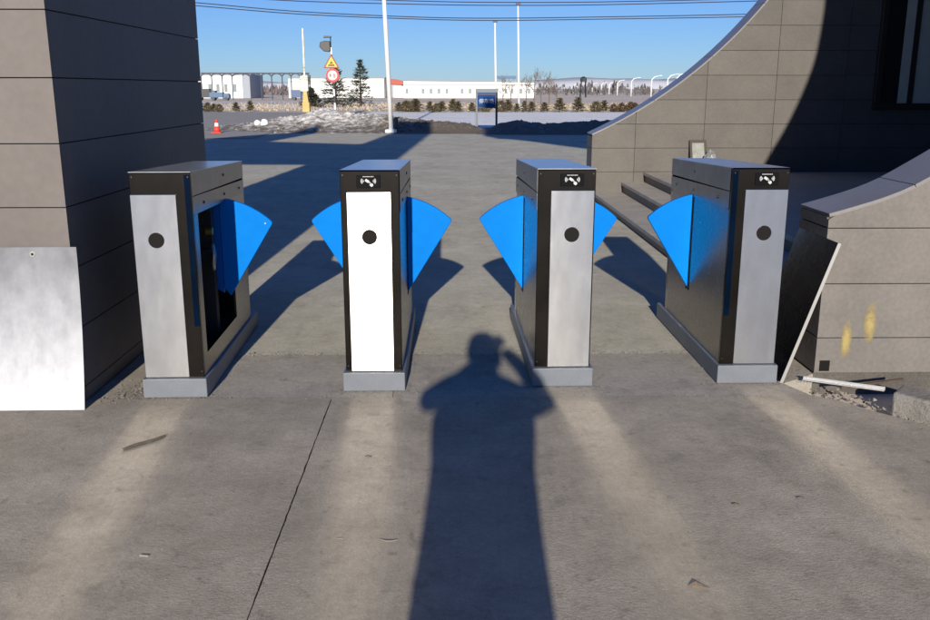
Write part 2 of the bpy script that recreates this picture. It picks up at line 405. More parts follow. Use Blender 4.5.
# porch: end wall, roof, platform, steps
MB().box(7.3, 7.6, FY+FT, BY+.005, 0, 5.6).build('end_wall', M['panel2'], house)
MB().box(4.66, 7.62, FY+FT-.02, BY+.2, 5.05, 5.4).build('porch_ceiling', M['panel2'], house)
SX = [1.975, 2.36, 2.66]; SZ = [.105, .245, .381]
SY0 = FY+FT+.003
for i in range(3):
    xb = SX[i+1] if i < 2 else 7.29
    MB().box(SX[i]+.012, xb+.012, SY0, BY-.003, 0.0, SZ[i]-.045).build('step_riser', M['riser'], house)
    y = SY0; L = 1.85
    while y < BY-.05:
        y2 = min(BY-.003, y+L)
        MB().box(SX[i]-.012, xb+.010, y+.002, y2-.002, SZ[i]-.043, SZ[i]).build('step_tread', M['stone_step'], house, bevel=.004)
        y = y2
# window in the back wall
win = MB().box(5.70, 7.05, BY-.075, BY-.002, 1.22, 1.30)
win.box(5.70, 5.78, BY-.075, BY-.002, 1.30, 3.2); win.box(6.97, 7.05, BY-.075, BY-.002, 1.30, 3.2); win.box(5.70, 7.05, BY-.075, BY-.002, 3.2, 3.28)
M['win_frame'] = mat('window_frame_brown', (.035, .026, .02), .4)
M['blind'] = mat('window_blind', (.55, .54, .46), .8, var=.06, scale=3)
M['glass'] = mat('window_glass_dark', (.012, .014, .014), .06, spec=.5)
wf = win.build('window', M['win_frame'], house, bevel=.006)
MB().box(6.15, 6.22, BY-.065, BY-.012, 1.30, 3.2).build('mullion', M['win_frame'], wf)
MB().box(5.781, 6.02, BY-.05, BY-.03, 1.301, 3.199).build('pane', M['glass'], wf)
MB().box(6.021, 6.149, BY-.05, BY-.03, 1.301, 3.199).build('pane', M['blind'], wf)
MB().box(6.221, 6.969, BY-.05, BY-.03, 1.301, 3.199).build('pane', M['blind'], wf)
# square weep hole and yellow paint smears on the low wall
MB().box(1.99, 2.045, FY-.003, FY-.0005, .012, .072).build('weep_hole', M['hole'], house)
def smear_mat():
    m = bpy.data.materials.new('yellow_paint_smear'); m.use_nodes = True; n = m.node_tree; N = n.nodes; L = n.links
    b = N['Principled BSDF']; b.inputs['Base Color'].default_value = (.42, .33, .13, 1); b.inputs['Roughness'].default_value = .6
    tc = N.new('ShaderNodeTexCoord'); t = N.new('ShaderNodeTexNoise'); t.inputs['Scale'].default_value = 38; t.inputs['Detail'].default_value = 6
    L.new(tc.outputs['Object'], t.inputs['Vector'])
    g = N.new('ShaderNodeTexGradient'); g.gradient_type = 'SPHERICAL'
    mp = N.new('ShaderNodeMapping'); mp.inputs['Location'].default_value = (-1, -1, -1); mp.inputs['Scale'].default_value = (2, 2, 2)
    L.new(tc.outputs['Generated'], mp.inputs['Vector'])
    mp2 = N.new('ShaderNodeMapping'); mp2.inputs['Scale'].default_value = (1, 0, 1)
    L.new(mp.outputs[0], mp2.inputs['Vector']); L.new(mp2.outputs[0], g.inputs['Vector'])
    ml = N.new('ShaderNodeMath'); ml.operation = 'MULTIPLY'; L.new(g.outputs['Fac'], ml.inputs[0]); L.new(t.outputs['Fac'], ml.inputs[1])
    mr = N.new('ShaderNodeMapRange'); mr.inputs[1].default_value = .1; mr.inputs[2].default_value = .4; mr.inputs[4].default_value = .75
    L.new(ml.outputs[0], mr.inputs[0]); L.new(mr.outputs[0], b.inputs['Alpha'])
    return m
M['smear'] = smear_mat()
MB().box(2.085, 2.16, FY-.0022, FY-.0006, .04, .33).build('paint_smear', M['smear'], house)
MB().box(2.195, 2.285, FY-.0022, FY-.0006, .13, .43).build('paint_smear', M['smear'], house)

# ------------------------------------------------------------------ flap barrier cabinets
def flap_shape(side):
    # apex low at the cabinet side, wide rounded fan on top reaching into the lane
    P = [(0, .352), (-.035, .40), (-.035, .895), (0, .903)]
    p0, c, p2 = (0, .903), (.145, .874), (.250, .776)
    for k in range(1, 10):
        t = k/9.; P.append(tuple(p0[i]*(1-t)**2+2*c[i]*t*(1-t)+p2[i]*t*t for i in (0, 1)))
    P += [(.2535, .768), (.252, .759)]
    return [(side*p[0], p[1]) for p in P]

def reader(parent, cx):
    p = MB().box(cx-.058, cx+.058, -.004, .0, 1.029, 1.091).build('card_reader', M['black'], parent, bevel=.002)
    mb = MB(); y0, y1 = -.0062, -.0042
    for s in (-1, 1):                                  # radio arcs both sides
        for r, wd in ((.007, .003), (.0125, .0028), (.018, .0028)):
            n = 6; A = [R(-46+92*k/n) for k in range(n+1)]
            o = [(cx+s*(.019+r*math.cos(a)), 1.063+r*math.sin(a)) for a in A]
            i = [(cx+s*(.019+(r-wd)*math.cos(a)), 1.063+(r-wd)*math.sin(a)) for a in A]
            for k in range(n): mb.prism([o[k], o[k+1], i[k+1], i[k]], y0, y1)
    for k in range(9):                                 # a line of fine print
        x = cx-.026+k*.006; mb.box(x, x+.0032+.001*(k % 3 == 0), y0, y1, 1.0825, 1.0865)
    def rot(pts, a, c): return [(c[0]+x*math.cos(a)-z*math.sin(a), c[1]+x*math.sin(a)+z*math.cos(a)) for x, z in pts]
    mb.prism(rot([(-.010, -.006), (.010, -.006), (.010, .006), (-.010, .006)], R(-32), (cx-.006, 1.064)), y0, y1)      # the card
    for k in range(3): mb.prism(rot([(-.012, -.0016), (.006, -.0016), (.006, .0016), (-.012, .0016)], R(-38), (cx+.004+k*.003, 1.060-k*.0045)), y0-.002, y1)   # fingers
    mb.prism(rot([(-.006, -.006), (.008, -.008), (.011, .003), (.004, .008), (-.005, .006)], R(-35), (cx+.013, 1.046)), y0-.002, y1)   # the hand
    mb.build('reader_icon', M['white_print'], p)
    return p

def cabinet(name, label, loc, rz, off, flaps, open_right=False, has_reader=True, film=0):
    t = thing(name, label, 'turnstile', loc, rz, 'flap barrier cabinets across the entrance')
    W = .143; YB = 1.26; ZB = .097; ZF, ZR = 1.113, 1.068
    def zt(y): return ZF+(ZR-ZF)*y/YB
    MB().box(-.157, .157, 0, 1.42, 0, ZB).build('plinth', M['grey_paint'], t, bevel=.004)
    y0 = .025
    # front frame of dark steel
    MB().box(-W, W, y0, y0+.02, ZB+.001, ZF-.002).build('front_frame', M['front_black'], t, bevel=.003)
    # rear panel
    MB().box(-W, W, YB-.02, YB, ZB+.001, ZR-.002).build('rear_panel', M['dark_steel'], t)
    # sides
    for s in (-1, 1):
        xa, xb = (W-.012, W) if s > 0 else (-W, -W+.012)
        ya, yb = y0+.0215, YB-.0215; za, zb = ZB+.001, .905
        if s > 0 and open_right:
            mb = MB(); ha, hb, hz0, hz1 = .12, .86, .20, .905
            mb.box(xa, xb, ya, ha, za, zb); mb.box(xa, xb, hb, yb, za, zb); mb.box(xa, xb, ha, hb, za, hz0)
            mb.build('side_panel', M['dark_steel'], t)
            MB().box(xa-.03, xa-.003, ha, ha+.02, hz0, hz1).build('opening_lip', M['dark_steel'], t)
            MB().box(-W+.02, -W+.03, .06, 1.2, .12, 1.0).build('inner_lining', M['interior'], t)
            MB().box(-.06, .09, .60, .66, .12, .95).build('bearing_post', M['interior'], t)
            h = MB().tube([(.055, .55, .60), (.055, .60, .60)], .05, 16); h.build('drive_wheel', M['interior'], t)
            MB().tube([(.105, .52, .55), (.112, .50, .58), (.118, .50, .63), (.108, .52, .67), (.10, .55, .68)], .013, 8).build('crank_bracket', M['zinc'], t, smooth=True)
            MB().tube([(.085, .50, .76), (.12, .50, .76)], .02, 12).build('brass_bush', M['brass'], t)
        else:
            mb = MB(); sy = .70
            mb.box(xa, xb, ya, sy-.002, za, zb); mb.box(xa+(.0015 if s < 0 else 0), xb-(.0015 if s > 0 else 0), sy+.002, yb, za, zb)
            mb.build('side_panel', M['dark_steel'], t)
        # lid flange: two bands with a seam
        xo = s*(W+.002)
        for (b0, b1), nm in (((0.908, .995), 'lid_band'), ((.999, None), 'lid_band')):
            vs = []
            xi = s*(W-.014)
            za0, za1 = b0, (b1 if b1 else zt(y0)-.0); zb0, zb1 = b0-.028, ((b1-.036) if b1 else zt(YB))
            for x in (xi, xo):
                for y, zz in ((y0+.0215, za0), (YB-.003, zb0), (YB-.003, zb1), (y0+.0215, za1)): vs.append((x, y, zz))
            fs = [(0,1,2,3), (7,6,5,4), (0,4,5,1), (1,5,6,2), (2,6,7,3), (3,7,4,0)]
            if s > 0: fs = [tuple(reversed(f)) for f in fs]
            band = MB().add(vs, fs).build(nm, M['lid_steel'], t)
            for yy in ((.25, .72, 1.12) if b1 else (.72,)):
                zz = (b0+(b1 or ZF))/2-.03*yy/YB*1.1
                MB().tube([(xo-s*.004, yy, zz), (xo+s*.004, yy, zz)], .0075, 8).build('screw', M['bolt'], band)
    # sloping top sheet
    vs = [(-W-.002, y0-.001, ZF), (W+.002, y0-.001, ZF), (W+.002, YB, ZR), (-W-.002, YB, ZR)]
    vs += [(x, y, z+.003) for x, y, z in vs]
    MB().add(vs, [(3,2,1,0), (4,5,6,7), (0,1,5,4), (1,2,6,5), (2,3,7,6), (3,0,4,7)]).build('top_cover', M['top_steel'], t)
    for sx in (-1, 1):
        for zz in (ZF-.022, ZB+.03):
            MB().tube([(sx*(W-.012), y0-.002, zz), (sx*(W-.012), y0+.001, zz)], .0035, 8).build('screw', M['bolt'], t)
    # brushed front panel with sensor eye
    fp = MB().box(off-.107, off+.107, y0-.005, y0-.0005, ZB+.004, 1.008).build('front_panel', M['front_steel'], t, bevel=.0015)
    MB().disc((off, .79), .0375, y0-.0075, y0-.0052, 28).build('sensor_window', M['hole'], fp)
    if has_reader:
        rt = thing_part('reader_mount', t, (0, y0-.0005, 0)); reader(rt, off*.85)
        flatten(rt, t)
    if film:
        xa = (W-.03, W-.004) if film > 0 else (-W+.004, -W+.03)
        MB().box(xa[0], xa[1], y0-.0018, y0-.0004, .36, ZF-.012).build('protective_film', M['film'], t)
    for s in flaps:
        x0 = s*(W+.0)
        pts = [(x0+px, pz) for px, pz in flap_shape(s)]
        f = MB().prism(pts, .735, .765).build('flap', M['blue'], t, bevel=.004)
        for hx, hz in ([(.215, .765)] if open_right else []):
            MB().tube([(x0+s*hx, .7325, hz), (x0+s*hx, .7352, hz)], .0042, 8).build('rivet', M['zinc'], f)
        if s > 0 and open_right:
            MB().prism([(x0-.085, .40), (x0-.036, .37), (x0-.036, .90), (x0-.085, .86)], .738, .762).build('flap_hub', M['blue_dark'], t)
        else:
            # the slot the flap comes out of
            xs = sorted((x0+s*.0035, x0-s*.001))
            MB().box(xs[0], xs[1], .722, .7335, .34, .905).build('flap_slot', M['black'], t)
            MB().box(xs[0], xs[1], .7665, .778, .34, .905).build('flap_slot', M['black'], t)
    return t
def thing_part(name, parent, loc):
    o = bpy.data.objects.new(name, None); C.objects.link(o); o.parent = parent; o.location = loc; return o
def flatten(e, parent):
    l = e.location.copy()
    for ch in list(e.children):
        ch.parent = parent; ch.location = ch.location+l
    bpy.data.objects.remove(e)

cabinet('flap_barrier', 'leftmost flap barrier cabinet, its side cover removed beside the dark pillar', (-1.373, 4.275, 0), R(1.6), -.037, [1], open_right=True, has_reader=False, film=1)
cabinet('flap_barrier', 'flap barrier cabinet with glaring white front left of the person shadow', (-.391, 4.36, 0), 0, -.006, [-1, 1])
cabinet('flap_barrier', 'two-flap barrier cabinet with streaky steel front right of the person shadow', (.575, 4.42, 0), R(.8), .03, [-1, 1])
cabinet('flap_barrier', 'rightmost flap barrier cabinet standing in front of the stone steps', (1.546, 4.455, 0), R(0), .034, [-1], film=-1)

# ------------------------------------------------------------------ removed covers and the bits lying about
pt = thing('steel_cover', 'bare steel cover sheet leaning on the front of the left pillar', 'metal sheet', (-1.962, 4.10, 0), 0)
pt.rotation_euler = (0, 0, R(.8))
vs = []; fs = []; NB = 14                              # the sheet bows as it leans
def bow(t): return .100*(1-(1-t)**1.8)
for k in range(NB+1):
    t = k/NB; vs += [(-.205, bow(t), .002+.773*t), (.205, bow(t), .002+.773*t), (.205, bow(t)+.003, .002+.773*t), (-.205, bow(t)+.003, .002+.773*t)]
for k in range(NB):
    a = k*4
    for j in range(4): fs.append((a+j, a+(j+1) % 4, a+4+(j+1) % 4, a+4+j))
fs += [(3,2,1,0), tuple(NB*4+j for j in range(4))]
MB().add(vs, fs).build('sheet', M['plate_steel'], pt, smooth=True).data.set_sharp_from_angle(angle=R(30))
k = MB().tube([(.0, bow(.957)-.003, .742), (.0, bow(.957)+.001, .742)], .013, 16); kk = k.build('lock', M['zinc'], pt)
MB().tube([(.0, bow(.957)-.0045, .742), (.0, bow(.957)-.0032, .742)], .006, 12).build('keyhole', M['hole'], kk)
pd = thing('steel_cover', 'dark steel cover sheet leaning between the rightmost cabinet and the low wall', 'metal sheet', (1.722, 4.46, .002), 0)
pd.rotation_euler = (0, R(17.6), 0)
M['edge_steel'] = mat('cut_steel_edge', (.5, .49, .47), .45, .8)
MB().box(0, .004, 0, .52, 0, .775).build('sheet', M['dark_steel'], pd)
MB().box(-.001, .016, -.003, -.0003, 0, .775).build('folded_edge', M['edge_steel'], pd)

M['granite'] = mat('rough_granite', (.24, .225, .205), .8, var=.2, scale=8, fine=.25, bump=.6, bscale=40)
kb = MB().prismz([(2.19, 4.20), (2.30, 4.32), (2.9, 3.72), (2.72, 3.52)], -.13, .035).build('kerb_block', M['granite'], None, bevel=.012)
tag(kb, 'rough granite kerb block at the right edge below the low wall', 'kerb')
sp = thing('metal_strip', 'pale metal angle strip lying across the broken slab edge', 'metal strip', (0, 0, 0))
M['alu'] = mat('bare_aluminium', (.72, .71, .68), .4, .6)
q0, q1 = Vector((1.845, 4.47, .012)), Vector((2.165, 4.235, .03))
dv = (q1-q0).normalized(); nv = Vector((-dv.y, dv.x, 0))
def bar(mb, a, b, wd, h):
    d = (b-a).normalized(); n = Vector((-d.y, d.x, 0)).normalized()*wd/2; u = Vector((0, 0, h))
    vs = [a-n, a+n, b+n, b-n]; vs = vs+[v+u for v in vs]
    mb.add(vs, [(0,3,2,1)[::-1], (4,5,6,7)[::-1], (0,4,5,1)[::-1], (1,5,6,2)[::-1], (2,6,7,3)[::-1], (3,7,4,0)[::-1]]); return mb
bar(MB(), q0, q1, .022, .004).build('flange', M['alu'], sp)
bar(MB(), q0+nv*.012, q1+nv*.012, .004, .018).build('web', M['alu'], sp)
st = tag(bar(MB(), Vector((2.0, 4.36, .0)), Vector((2.36, 4.44, .016)), .014, .012).build('rusty_bar', mat('rust', (.09, .06, .045), .8, var=.3, scale=20), None), 'thin dark rusty bar lying along the foot of the low wall', 'bar')
mb = MB()
for i in range(420):
    t_ = rnd.random(); q = Vector((1.86, 4.44, 0)).lerp(Vector((2.75, 3.28, 0)), t_)+Vector((rnd.uniform(-.01, .16), rnd.uniform(-.01, .16), 0))
    s = rnd.uniform(.005, .02); c = Vector((q.x, q.y, -.128+s*.3+ (.085 if rnd.random() < .7 else .05)*rnd.random()))
    vs = [c+Vector((rnd.uniform(-1, 1), rnd.uniform(-1, 1), rnd.uniform(-.7, .7)))*s for _ in range(4)]
    mb.add(vs, [(0,1,2), (0,2,3), (0,3,1), (1,3,2)])
M['grit'] = mat('grit', (.23, .21, .18), .9, var=.5, scale=30)
gv = mb.build('gravel', M['grit']); tag(gv, 'loose gravel in the broken gap along the slab edge', 'gravel'); gv['kind'] = 'stuff'
# grit swept against the plinths and along the joints
mb = MB()
def grit(x, y, s):
    c = Vector((x, y, s*.35)); vs = [c+Vector((rnd.uniform(-1, 1), rnd.uniform(-1, 1), rnd.uniform(-.5, .6)))*s for _ in range(4)]
    mb.add(vs, [(0,1,2), (0,2,3), (0,3,1), (1,3,2)])
for cx, cy in ((-1.373, 4.275), (-.391, 4.36), (.575, 4.42), (1.546, 4.455)):
    for i in range(150): grit(cx+rnd.uniform(-.24, .24), cy-abs(rnd.gauss(0, .022))-.004, rnd.uniform(.0015, .006))
    for i in range(200):
        s = rnd.choice((-1, 1)); grit(cx+s*(.16+abs(rnd.gauss(0, .02))), cy+rnd.uniform(-.05, 1.4), rnd.uniform(.0015, .006))
for i in range(330): grit(rnd.gauss(-1.62, .07), rnd.gauss(4.36, .08), rnd.uniform(.002, .008))
for i in range(900): grit(rnd.uniform(-1.75, 1.95), Y2+rnd.gauss(0, .025), rnd.uniform(.002, .008))
for i in range(500): grit(rnd.uniform(-2.6, 1.8), Y1+rnd.gauss(0, .012), rnd.uniform(.0015, .005))
for i in range(200): grit(rnd.uniform(1.7, 1.95), rnd.uniform(4.45, 4.8), rnd.uniform(.002, .007))
for i in range(160): grit(XJ+rnd.gauss(0, .012), rnd.uniform(2, 4.2), rnd.uniform(.001, .004))
for i in range(260): grit(rnd.uniform(-2.6, 2.2), rnd.uniform(1.9, 4.2), rnd.uniform(.001, .0035))
gs = mb.build('grit', M['grit']); tag(gs, 'fine grit swept against the plinths and slab joints', 'grit'); gs['kind'] = 'stuff'
# litter
M['stick'] = mat('weathered_stick', (.10, .085, .07), .9, var=.3, scale=40)
M['chip'] = mat('pale_wood_chip', (.30, .26, .21), .9, var=.2, scale=60)
M['leaf'] = mat('dry_leaf', (.30, .22, .14), .9, var=.2, scale=60)
def stick(name, lab, cat, pts, r, m):
    return tag(MB().tube(pts, r, 6).build(name, m), lab, cat)
stick('stick', 'long dark stick lying on the concrete left of the slab joint', 'stick', [(-1.395, 3.60, .006), (-1.36, 3.64, .008), (-1.30, 3.70, .007), (-1.265, 3.755, .006)], [.007, .009, .008, .006], M['stick'])
tag(MB().prismz([(-1.03, 2.705), (-1.0, 2.70), (-.998, 2.708), (-1.025, 2.711)], .0, .004).build('wood_chip', M['chip']), 'small pale wood chip near the left of the bottom edge', 'wood chip')
tag(MB().prismz([(-.395, 2.81), (-.374, 2.808), (-.372, 2.814), (-.393, 2.817)], .0, .003).build('wood_chip', M['chip']), 'tiny wood chip in the light streak left of the person shadow', 'wood chip')
stick('twig', 'thin pale curved twig just left of the shadow of the person', 'twig', [(-.245, 2.80, .004), (-.225, 2.787, .004), (-.205, 2.787, .004), (-.185, 2.797, .003)], .0018, M['chip'])
lf = MB().add([(.73, 2.49, .002), (.755, 2.50, .012), (.785, 2.488, .004), (.758, 2.478, .010), (.80, 2.476, .002)], [(0,3,1), (1,3,2), (2,3,4)])
tag(lf.build('dry_leaf', M['leaf']), 'curled dry leaf at the bottom edge right of the person shadow', 'leaf')
for i, (x, y, lb) in enumerate([(-.362, 3.52, 'short twig lying in the light streak below the glaring cabinet'), (1.04, 3.05, 'crumbled leaf bits on the concrete right of the streaky cabinet streak'), (1.30, 3.10, 'short dark twig on the concrete towards the right edge')]):
    stick('twig', lb, 'twig', [(x, y, .003), (x+.014, y+.004, .003), (x+.028, y-.002, .002)], .0022, M['stick'])

# frame and bag on the platform against the back wall
fr = thing('wooden_frame', 'small dark frame leaning on the back wall above the rightmost cabinet', 'frame', (3.375, BY-.17, .381), R(4))
fr.rotation_euler = (R(-17), 0, R(4)); fr.scale = (.78, 1, .95)
M['frame_wood'] = mat('frame_wood', (.05, .038, .03), .6)
for b_ in ((-.15, -.11, 0, .44), (.11, .15, 0, .44), (-.15, .15, .44, .48), (-.11, .11, .0, .035)):
    MB().box(b_[0], b_[1], 0, .025, b_[2], b_[3]).build('rail', M['frame_wood'], fr)
M['board'] = mat('frame_board', (.24, .25, .24), .6, var=.25, scale=9)
MB().box(-.109, .109, .012, .02, .036, .439).build('board', M['board'], fr)
bm = bmesh.new(); bmesh.ops.create_icosphere(bm, subdivisions=4, radius=1)
for v in bm.verts:
    n_ = noise.noise(v.co*2.3)*.22+noise.noise(v.co*6)*.08
    v.co = v.co*(1+n_); v.co.x *= .085; v.co.y *= .09; v.co.z *= .155
me = bpy.data.meshes.new('plastic_bag'); bm.to_mesh(me); bm.free()
bag = bpy.data.objects.new('plastic_bag', me); C.objects.link(bag); bag.location = (3.50, BY-.2, .53)
me.materials.append(mat('bag_film', (.22, .23, .23), .35, var=.25, scale=12)); tag(bag, 'crumpled pale plastic bag beside the leaning frame', 'bag')

# ------------------------------------------------------------------ the photographer (behind the camera; the long shadow is theirs)
person = thing('person', 'person in long dark hooded coat holding a phone up, casting the long shadow', 'person', (-.03, -.30, 0))
def skinned(name, verts, edges, m, parent, sub=2, root=0):
    me = bpy.data.meshes.new(name); me.from_pydata([v[:3] for v in verts], edges, [])
    o = bpy.data.objects.new(name, me); C.objects.link(o); o.parent = parent
    sk = o.modifiers.new('skin', 'SKIN'); sk.use_smooth_shade = True
    for i, v in enumerate(verts):
        r = v[3]; me.skin_vertices[0].data[i].radius = r if isinstance(r, tuple) else (r, r); me.skin_vertices[0].data[i].use_root = (i == root)
    sb = o.modifiers.new('sub', 'SUBSURF'); sb.levels = sub; sb.render_levels = sub
    me.materials.append(m); return o
M['skin'] = mat('skin', (.45, .28, .2), .5); M['coat'] = mat('coat_cloth', (.03, .03, .035), .9); M['trouser'] = mat('trouser_cloth', (.02, .02, .025), .9)
V = [(0, 0, .92, (.15, .11)), (0, 0, 1.12, (.15, .11)), (0, -.01, 1.30, (.18, .12)), (0, -.01, 1.43, (.14, .10)), (0, 0, 1.50, .062),
     (0, .02, 1.58, .085), (-.02, .03, 1.66, .088), (-.02, .02, 1.72, .05),
     (.17, 0, 1.375, .07), (.305, .09, 1.33, .055), (.205, .19, 1.475, .042), (.115, .265, 1.555, .032),
     (-.20, 0, 1.40, .075), (-.262, .07, 1.355, .055), (-.13, .19, 1.40, .046), (-.045, .265, 1.465, .034),
     (.10, 0, .86, .10), (.105, .01, .48, .068), (.11, 0, .10, .048), (-.10, 0, .86, .10), (-.105, .01, .48, .068), (-.11, 0, .10, .048),
     (.115, .06, .045, .045), (.12, .17, .035, .035), (-.115, .06, .045, .045), (-.12, .17, .035, .035)]
E_ = [(0,1), (1,2), (2,3), (3,4), (4,5), (5,6), (6,7), (3,8), (8,9), (9,10), (10,11), (3,12), (12,13), (13,14), (14,15), (0,16), (16,17), (17,18), (0,19), (19,20), (20,21), (18,22), (22,23), (21,24), (24,25)]
body = skinned('body', V, E_, M['skin'], person)
for s, bx, bz in ((1, .115, 1.555), (-1, -.045, 1.465)):     # hands: palm and five fingers closed round the phone
    hv = [(bx, .265, bz, .034), (bx-s*.012, .275, bz+.045, .036)]; he = [(0, 1)]
    for k in range(4):
        z_ = bz+.015+k*.019; i = len(hv)
        hv += [(bx-s*.004, .29, z_, .0095), (bx-s*.018, .312-.002*k, z_+.004, .009), (bx-s*.045, .315, z_+.004, .008)]; he += [(1, i), (i, i+1), (i+1, i+2)]
    i = len(hv); hv += [(bx-s*.02, .262, bz+.035, .011), (bx-s*.04, .262, bz+.05, .009)]; he += [(0, i), (i, i+1)]
    skinned('hand', hv, he, M['skin'], person, 1)
# coat: one closed flared shell with hood and sleeves
cb = MB(); ring = []
prof = [(.30, .225, .17), (.5, .225, .165), (.75, .218, .16), (.95, .21, .155), (1.12, .214, .15), (1.22, .235, .15), (1.30, .242, .145), (1.36, .20, .135), (1.405, .14, .12), (1.45, .085, .095), (1.52, .075, .095)]
n = 24
vs = []
for i, (z_, rx, ry) in enumerate(prof):
    for k in range(n):
        a = 2*math.pi*k/n; f = 1+.03*math.sin(5*a+z_*3)*(1.5-z_)
        vs.append((rx*f*math.cos(a), ry*f*math.sin(a), z_))
fs = [(i*n+k, i*n+(k+1) % n, (i+1)*n+(k+1) % n, (i+1)*n+k) for i in range(len(prof)-1) for k in range(n)]
cb.add(vs, fs); cb.build('coat', M['coat'], person, smooth=True)
for s in (1, -1):
    if s > 0: pp = [(.13, 0, 1.35), (.23, .05, 1.335), (.30, .09, 1.33), (.265, .135, 1.40), (.205, .19, 1.475), (.135, .25, 1.54)]
    else: pp = [(-.045, 0, 1.455), (-.18, .035, 1.405), (-.265, .07, 1.35), (-.20, .13, 1.375), (-.13, .19, 1.40), (-.065, .25, 1.45)]
    MB().tube(pp, [.085, .068, .058, .05, .042, .036], 14).build('sleeve', M['coat'], person, smooth=True)
bm = bmesh.new(); bmesh.ops.create_uvsphere(bm, u_segments=20, v_segments=14, radius=1)
for v in bm.verts: v.co = Vector((v.co.x*.10-.012, v.co.y*.115-.012, v.co.z*.118+1.632))
bmesh.ops.delete(bm, geom=[v for v in bm.verts if v.co.y > .065 and v.co.z < 1.70], context='VERTS')
me = bpy.data.meshes.new('hood'); bm.to_mesh(me); bm.free(); me.materials.append(M['coat'])
ho = bpy.data.objects.new('hood', me); C.objects.link(ho); ho.parent = person
hair = MB().tube([(-.02, .0, 1.70), (-.02, .02, 1.735)], [.085, .05], 14).build('hair', M['trouser'], person, smooth=True)
for s in (1, -1):
    MB().tube([(s*.10, 0, .86), (s*.105, .01, .48), (s*.11, 0, .09)], [.115, .085, .075], 14).build('trouser_leg', M['trouser'], person, smooth=True)
    MB().box(s*.115-.048, s*.115+.048, -.09, .2, 0, .075).build('shoe', M['trouser'], person, bevel=.025)
    MB().disc((s*.032-.02, 1.625), .012, .112, .118, 10).build('eye', M['white_print'], person)
MB().prism([(-.03, 1.60), (-.01, 1.60), (-.02, 1.63)], .11, .135).build('nose', M['skin'], person)
MB().box(-.045, .005, .1, .112, 1.56, 1.568).build('mouth', mat('lips', (.35, .13, .11), .5), person)
ph = tag(MB().box(-.045, .075, -.045, -.036, 1.45, 1.60).build('phone', M['black'], None, bevel=.003), 'black phone held up by the person casting the long shadow', 'phone')

# ------------------------------------------------------------------ far ground helper
def ray(u, v):                                     # photograph pixel (930 x 620) -> direction from the camera
    p, yw = R(13.86), R(-.93)
    x, z = (u-465)/900., -(v-310)/900.
    Y = math.cos(p)+z*math.sin(p); Z = -math.sin(p)+z*math.cos(p)
    return Vector((math.cos(yw)*x-math.sin(yw)*Y, math.sin(yw)*x+math.cos(yw)*Y, Z))
def at(u, v, y):
    d = ray(u, v); return Vector((0, 0, CAM_H))+d*(y/d.y)

# ------------------------------------------------------------------ snow banks
def snow_material(name, snow, dirt, lo, hi, amt):
    m = bpy.data.materials.new(name); m.use_nodes = True; n = m.node_tree; N = n.nodes; L = n.links
    b = N['Principled BSDF']; b.inputs['Roughness'].default_value = .7
    tc = N.new('ShaderNodeTexCoord'); t = N.new('ShaderNodeTexNoise'); t.inputs['Scale'].default_value = 4.0; t.inputs['Detail'].default_value = 9; t.inputs['Roughness'].default_value = .72
    L.new(tc.outputs['Object'], t.inputs['Vector'])
    sx = N.new('ShaderNodeSeparateXYZ'); L.new(tc.outputs['Object'], sx.inputs[0])
    mr = N.new('ShaderNodeMapRange'); mr.inputs[1].default_value = lo; mr.inputs[2].default_value = hi; mr.inputs[3].default_value = -amt; mr.inputs[4].default_value = amt*.6
    L.new(sx.outputs['Z'], mr.inputs[0])
    mx = N.new('ShaderNodeMapRange'); mx.inputs[1].default_value = -3.5; mx.inputs[2].default_value = 0.5; mx.inputs[3].default_value = .06; mx.inputs[4].default_value = -.16
    L.new(sx.outputs['X'], mx.inputs[0])
    a = N.new('ShaderNodeMath'); L.new(t.outputs['Fac'], a.inputs[0]); L.new(mr.outputs[0], a.inputs[1])
    a2 = N.new('ShaderNodeMath'); L.new(a.outputs[0], a2.inputs[0]); L.new(mx.outputs[0], a2.inputs[1])
    rp = N.new('ShaderNodeValToRGB'); e = rp.color_ramp.elements; e[0].position = .40; e[1].position = .62
    e[0].color = (*dirt, 1); e[1].color = (*snow, 1); k = e.new(.5); k.color = (*[(x+y)*.42 for x, y in zip(snow, dirt)], 1)
    L.new(a2.outputs[0], rp.inputs['Fac']); L.new(rp.outputs['Color'], b.inputs['Base Color'])
    return m
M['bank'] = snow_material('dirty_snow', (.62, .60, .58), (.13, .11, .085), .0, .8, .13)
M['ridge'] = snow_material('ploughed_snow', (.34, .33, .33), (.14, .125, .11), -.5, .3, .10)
def lerp_tab(tab, x):
    if x <= tab[0][0]: return tab[0][1]
    for (a, va), (b, vb) in zip(tab, tab[1:]):
        if x <= b: return va+(vb-va)*(x-a)/(b-a)
    return tab[-1][1]
